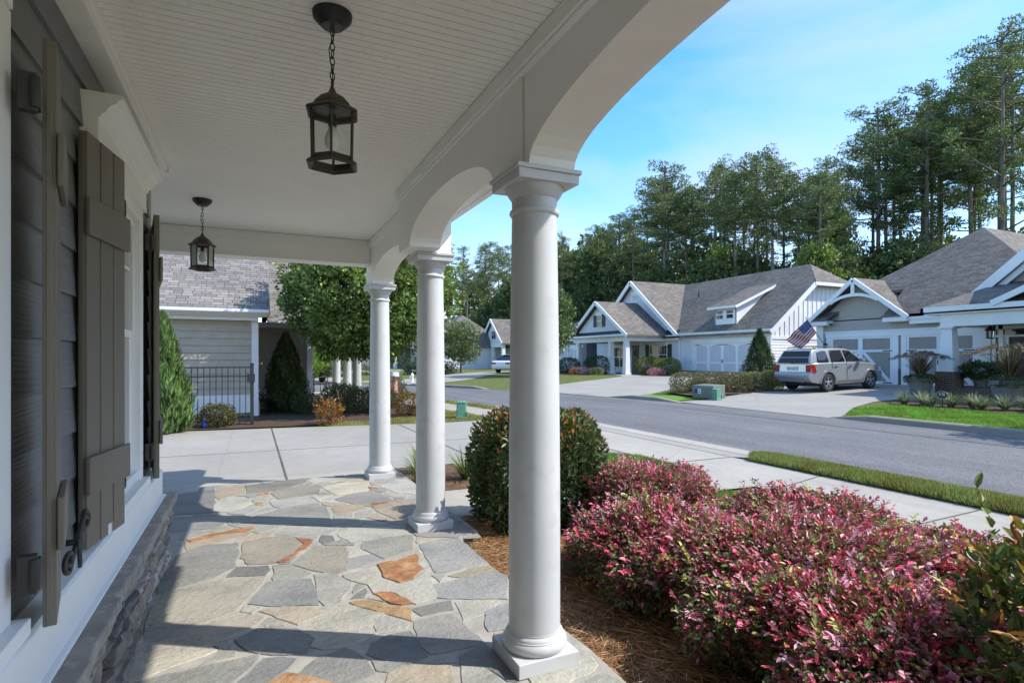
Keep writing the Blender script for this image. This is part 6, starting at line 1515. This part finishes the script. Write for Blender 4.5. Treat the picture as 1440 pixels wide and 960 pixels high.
def put(src, label, group, X, Y, H, Hp, wide_=1.0):
    s = H/Hp; ww = (.55+.45*s)*wide_; z0 = gz(X,Y)-.05
    if src.name not in used:
        used.add(src.name); src.location = (X,Y,z0); src.rotation_euler = (0,0,rr.uniform(0,6.28)); src.scale = (ww,ww,s); o = src
    else: o = dup(src, loc=(X,Y,z0), rz=rr.uniform(0,6.28), sc_=(ww,ww,s))
    o['label'] = label; o['category'] = 'tree'
    if group: o['group'] = group
    elif 'group' in o: del o['group']
    return o
for row, (X0, step, drop) in enumerate(((44.5,33,.0),(50.5,36,.03),(57.5,40,.02))):
    u = 612+row*11
    while u < 1448:
        X = X0+rr.uniform(-1.8,1.8)-(8 if u < 760 else 0)*(1 if u < 700 else .5)+(15 if u > 1205 else 0)
        Y = atu(u, X)
        if Y is None or Y > 130: u += step; continue
        d = X*ST+Y*CT; v = sil(u)+rr.uniform(0,26)*(1+row*.3)
        gap = 1163 < u < 1224
        H = HC+(503-v)*d/800-.3
        if H > 5 and not gap:
            lb, g = zone(u); put(protos[rr.randrange(7)], lb, g, X, Y, H, 22)
        u += step*rr.uniform(.7,1.3)*(1.25 if u > 1205 else 1)
# pines with an outline of their own
for u, v, X, lb, src in ((1230,152,56,'wide limbed pine standing alone at the left edge of the tallest group',wide),(1158,226,45,'slim pine with a small tufted top right of the long ridge',protos[1]),(1405,48,57,'tallest pine with an open crown near the right edge',wide),(1305,124,57,'tall dense topped pine between the lone wide pine and the tallest pine',protos[3]),(938,234,43,'bushy topped pine rising over the big gable peak',protos[2])):
    Y = atu(u,X); d = X*ST+Y*CT; put(src, lb, None, X, Y, HC+(503-v)*d/800-.3, 22, .75 if 'slim' in lb else 1.15)
# understory
for row, (X, st, lo_) in enumerate(((43,44,384),(47,50,366),(64,50,352))):
    u = 600+row*11
    while u < 1446:
        XX = X+rr.uniform(-1.2,1.2)-(7 if u < 740 else 0); Y = atu(u,XX)
        if Y and Y < 130:
            if u > 1205: XX += 9; Y = atu(u,XX)
            d = XX*ST+Y*CT; v = lo_+rr.uniform(-25,45)+(60 if u < 760 else 0)*(1-row*.3)-(20 if u > 1200 else 0)
            lb, g = zone(u); g = g.replace('pines','dark understory trees'); lb = 'dark leafy understory tree below the pines, '+('over the farthest houses' if u < 735 else 'over the dark grey house' if u < 860 else 'behind the big gable' if u < 1000 else 'behind the long ridge and dormer' if u < 1165 else 'in the gap between the houses' if u < 1300 else 'behind the taupe house')
            put(under[rr.randrange(3)], lb, g, XX, Y, max(4.5,HC+(503-v)*d/800), 8.8, 1.15)
        u += st*rr.uniform(.75,1.25)
for u, v, X, lb in ((1174,300,52,'tall bright green hardwood standing in the gap between the houses'),(1150,350,41.5,'lower bright green hardwood over the clipped side gable'),(1016,352,44,'light green hardwood glimpsed between trunks behind the long ridge')):
    Y = atu(u,X); d = X*ST+Y*CT; put(brt, lb, None, X, Y, HC+(503-v)*d/800, 11, .72)
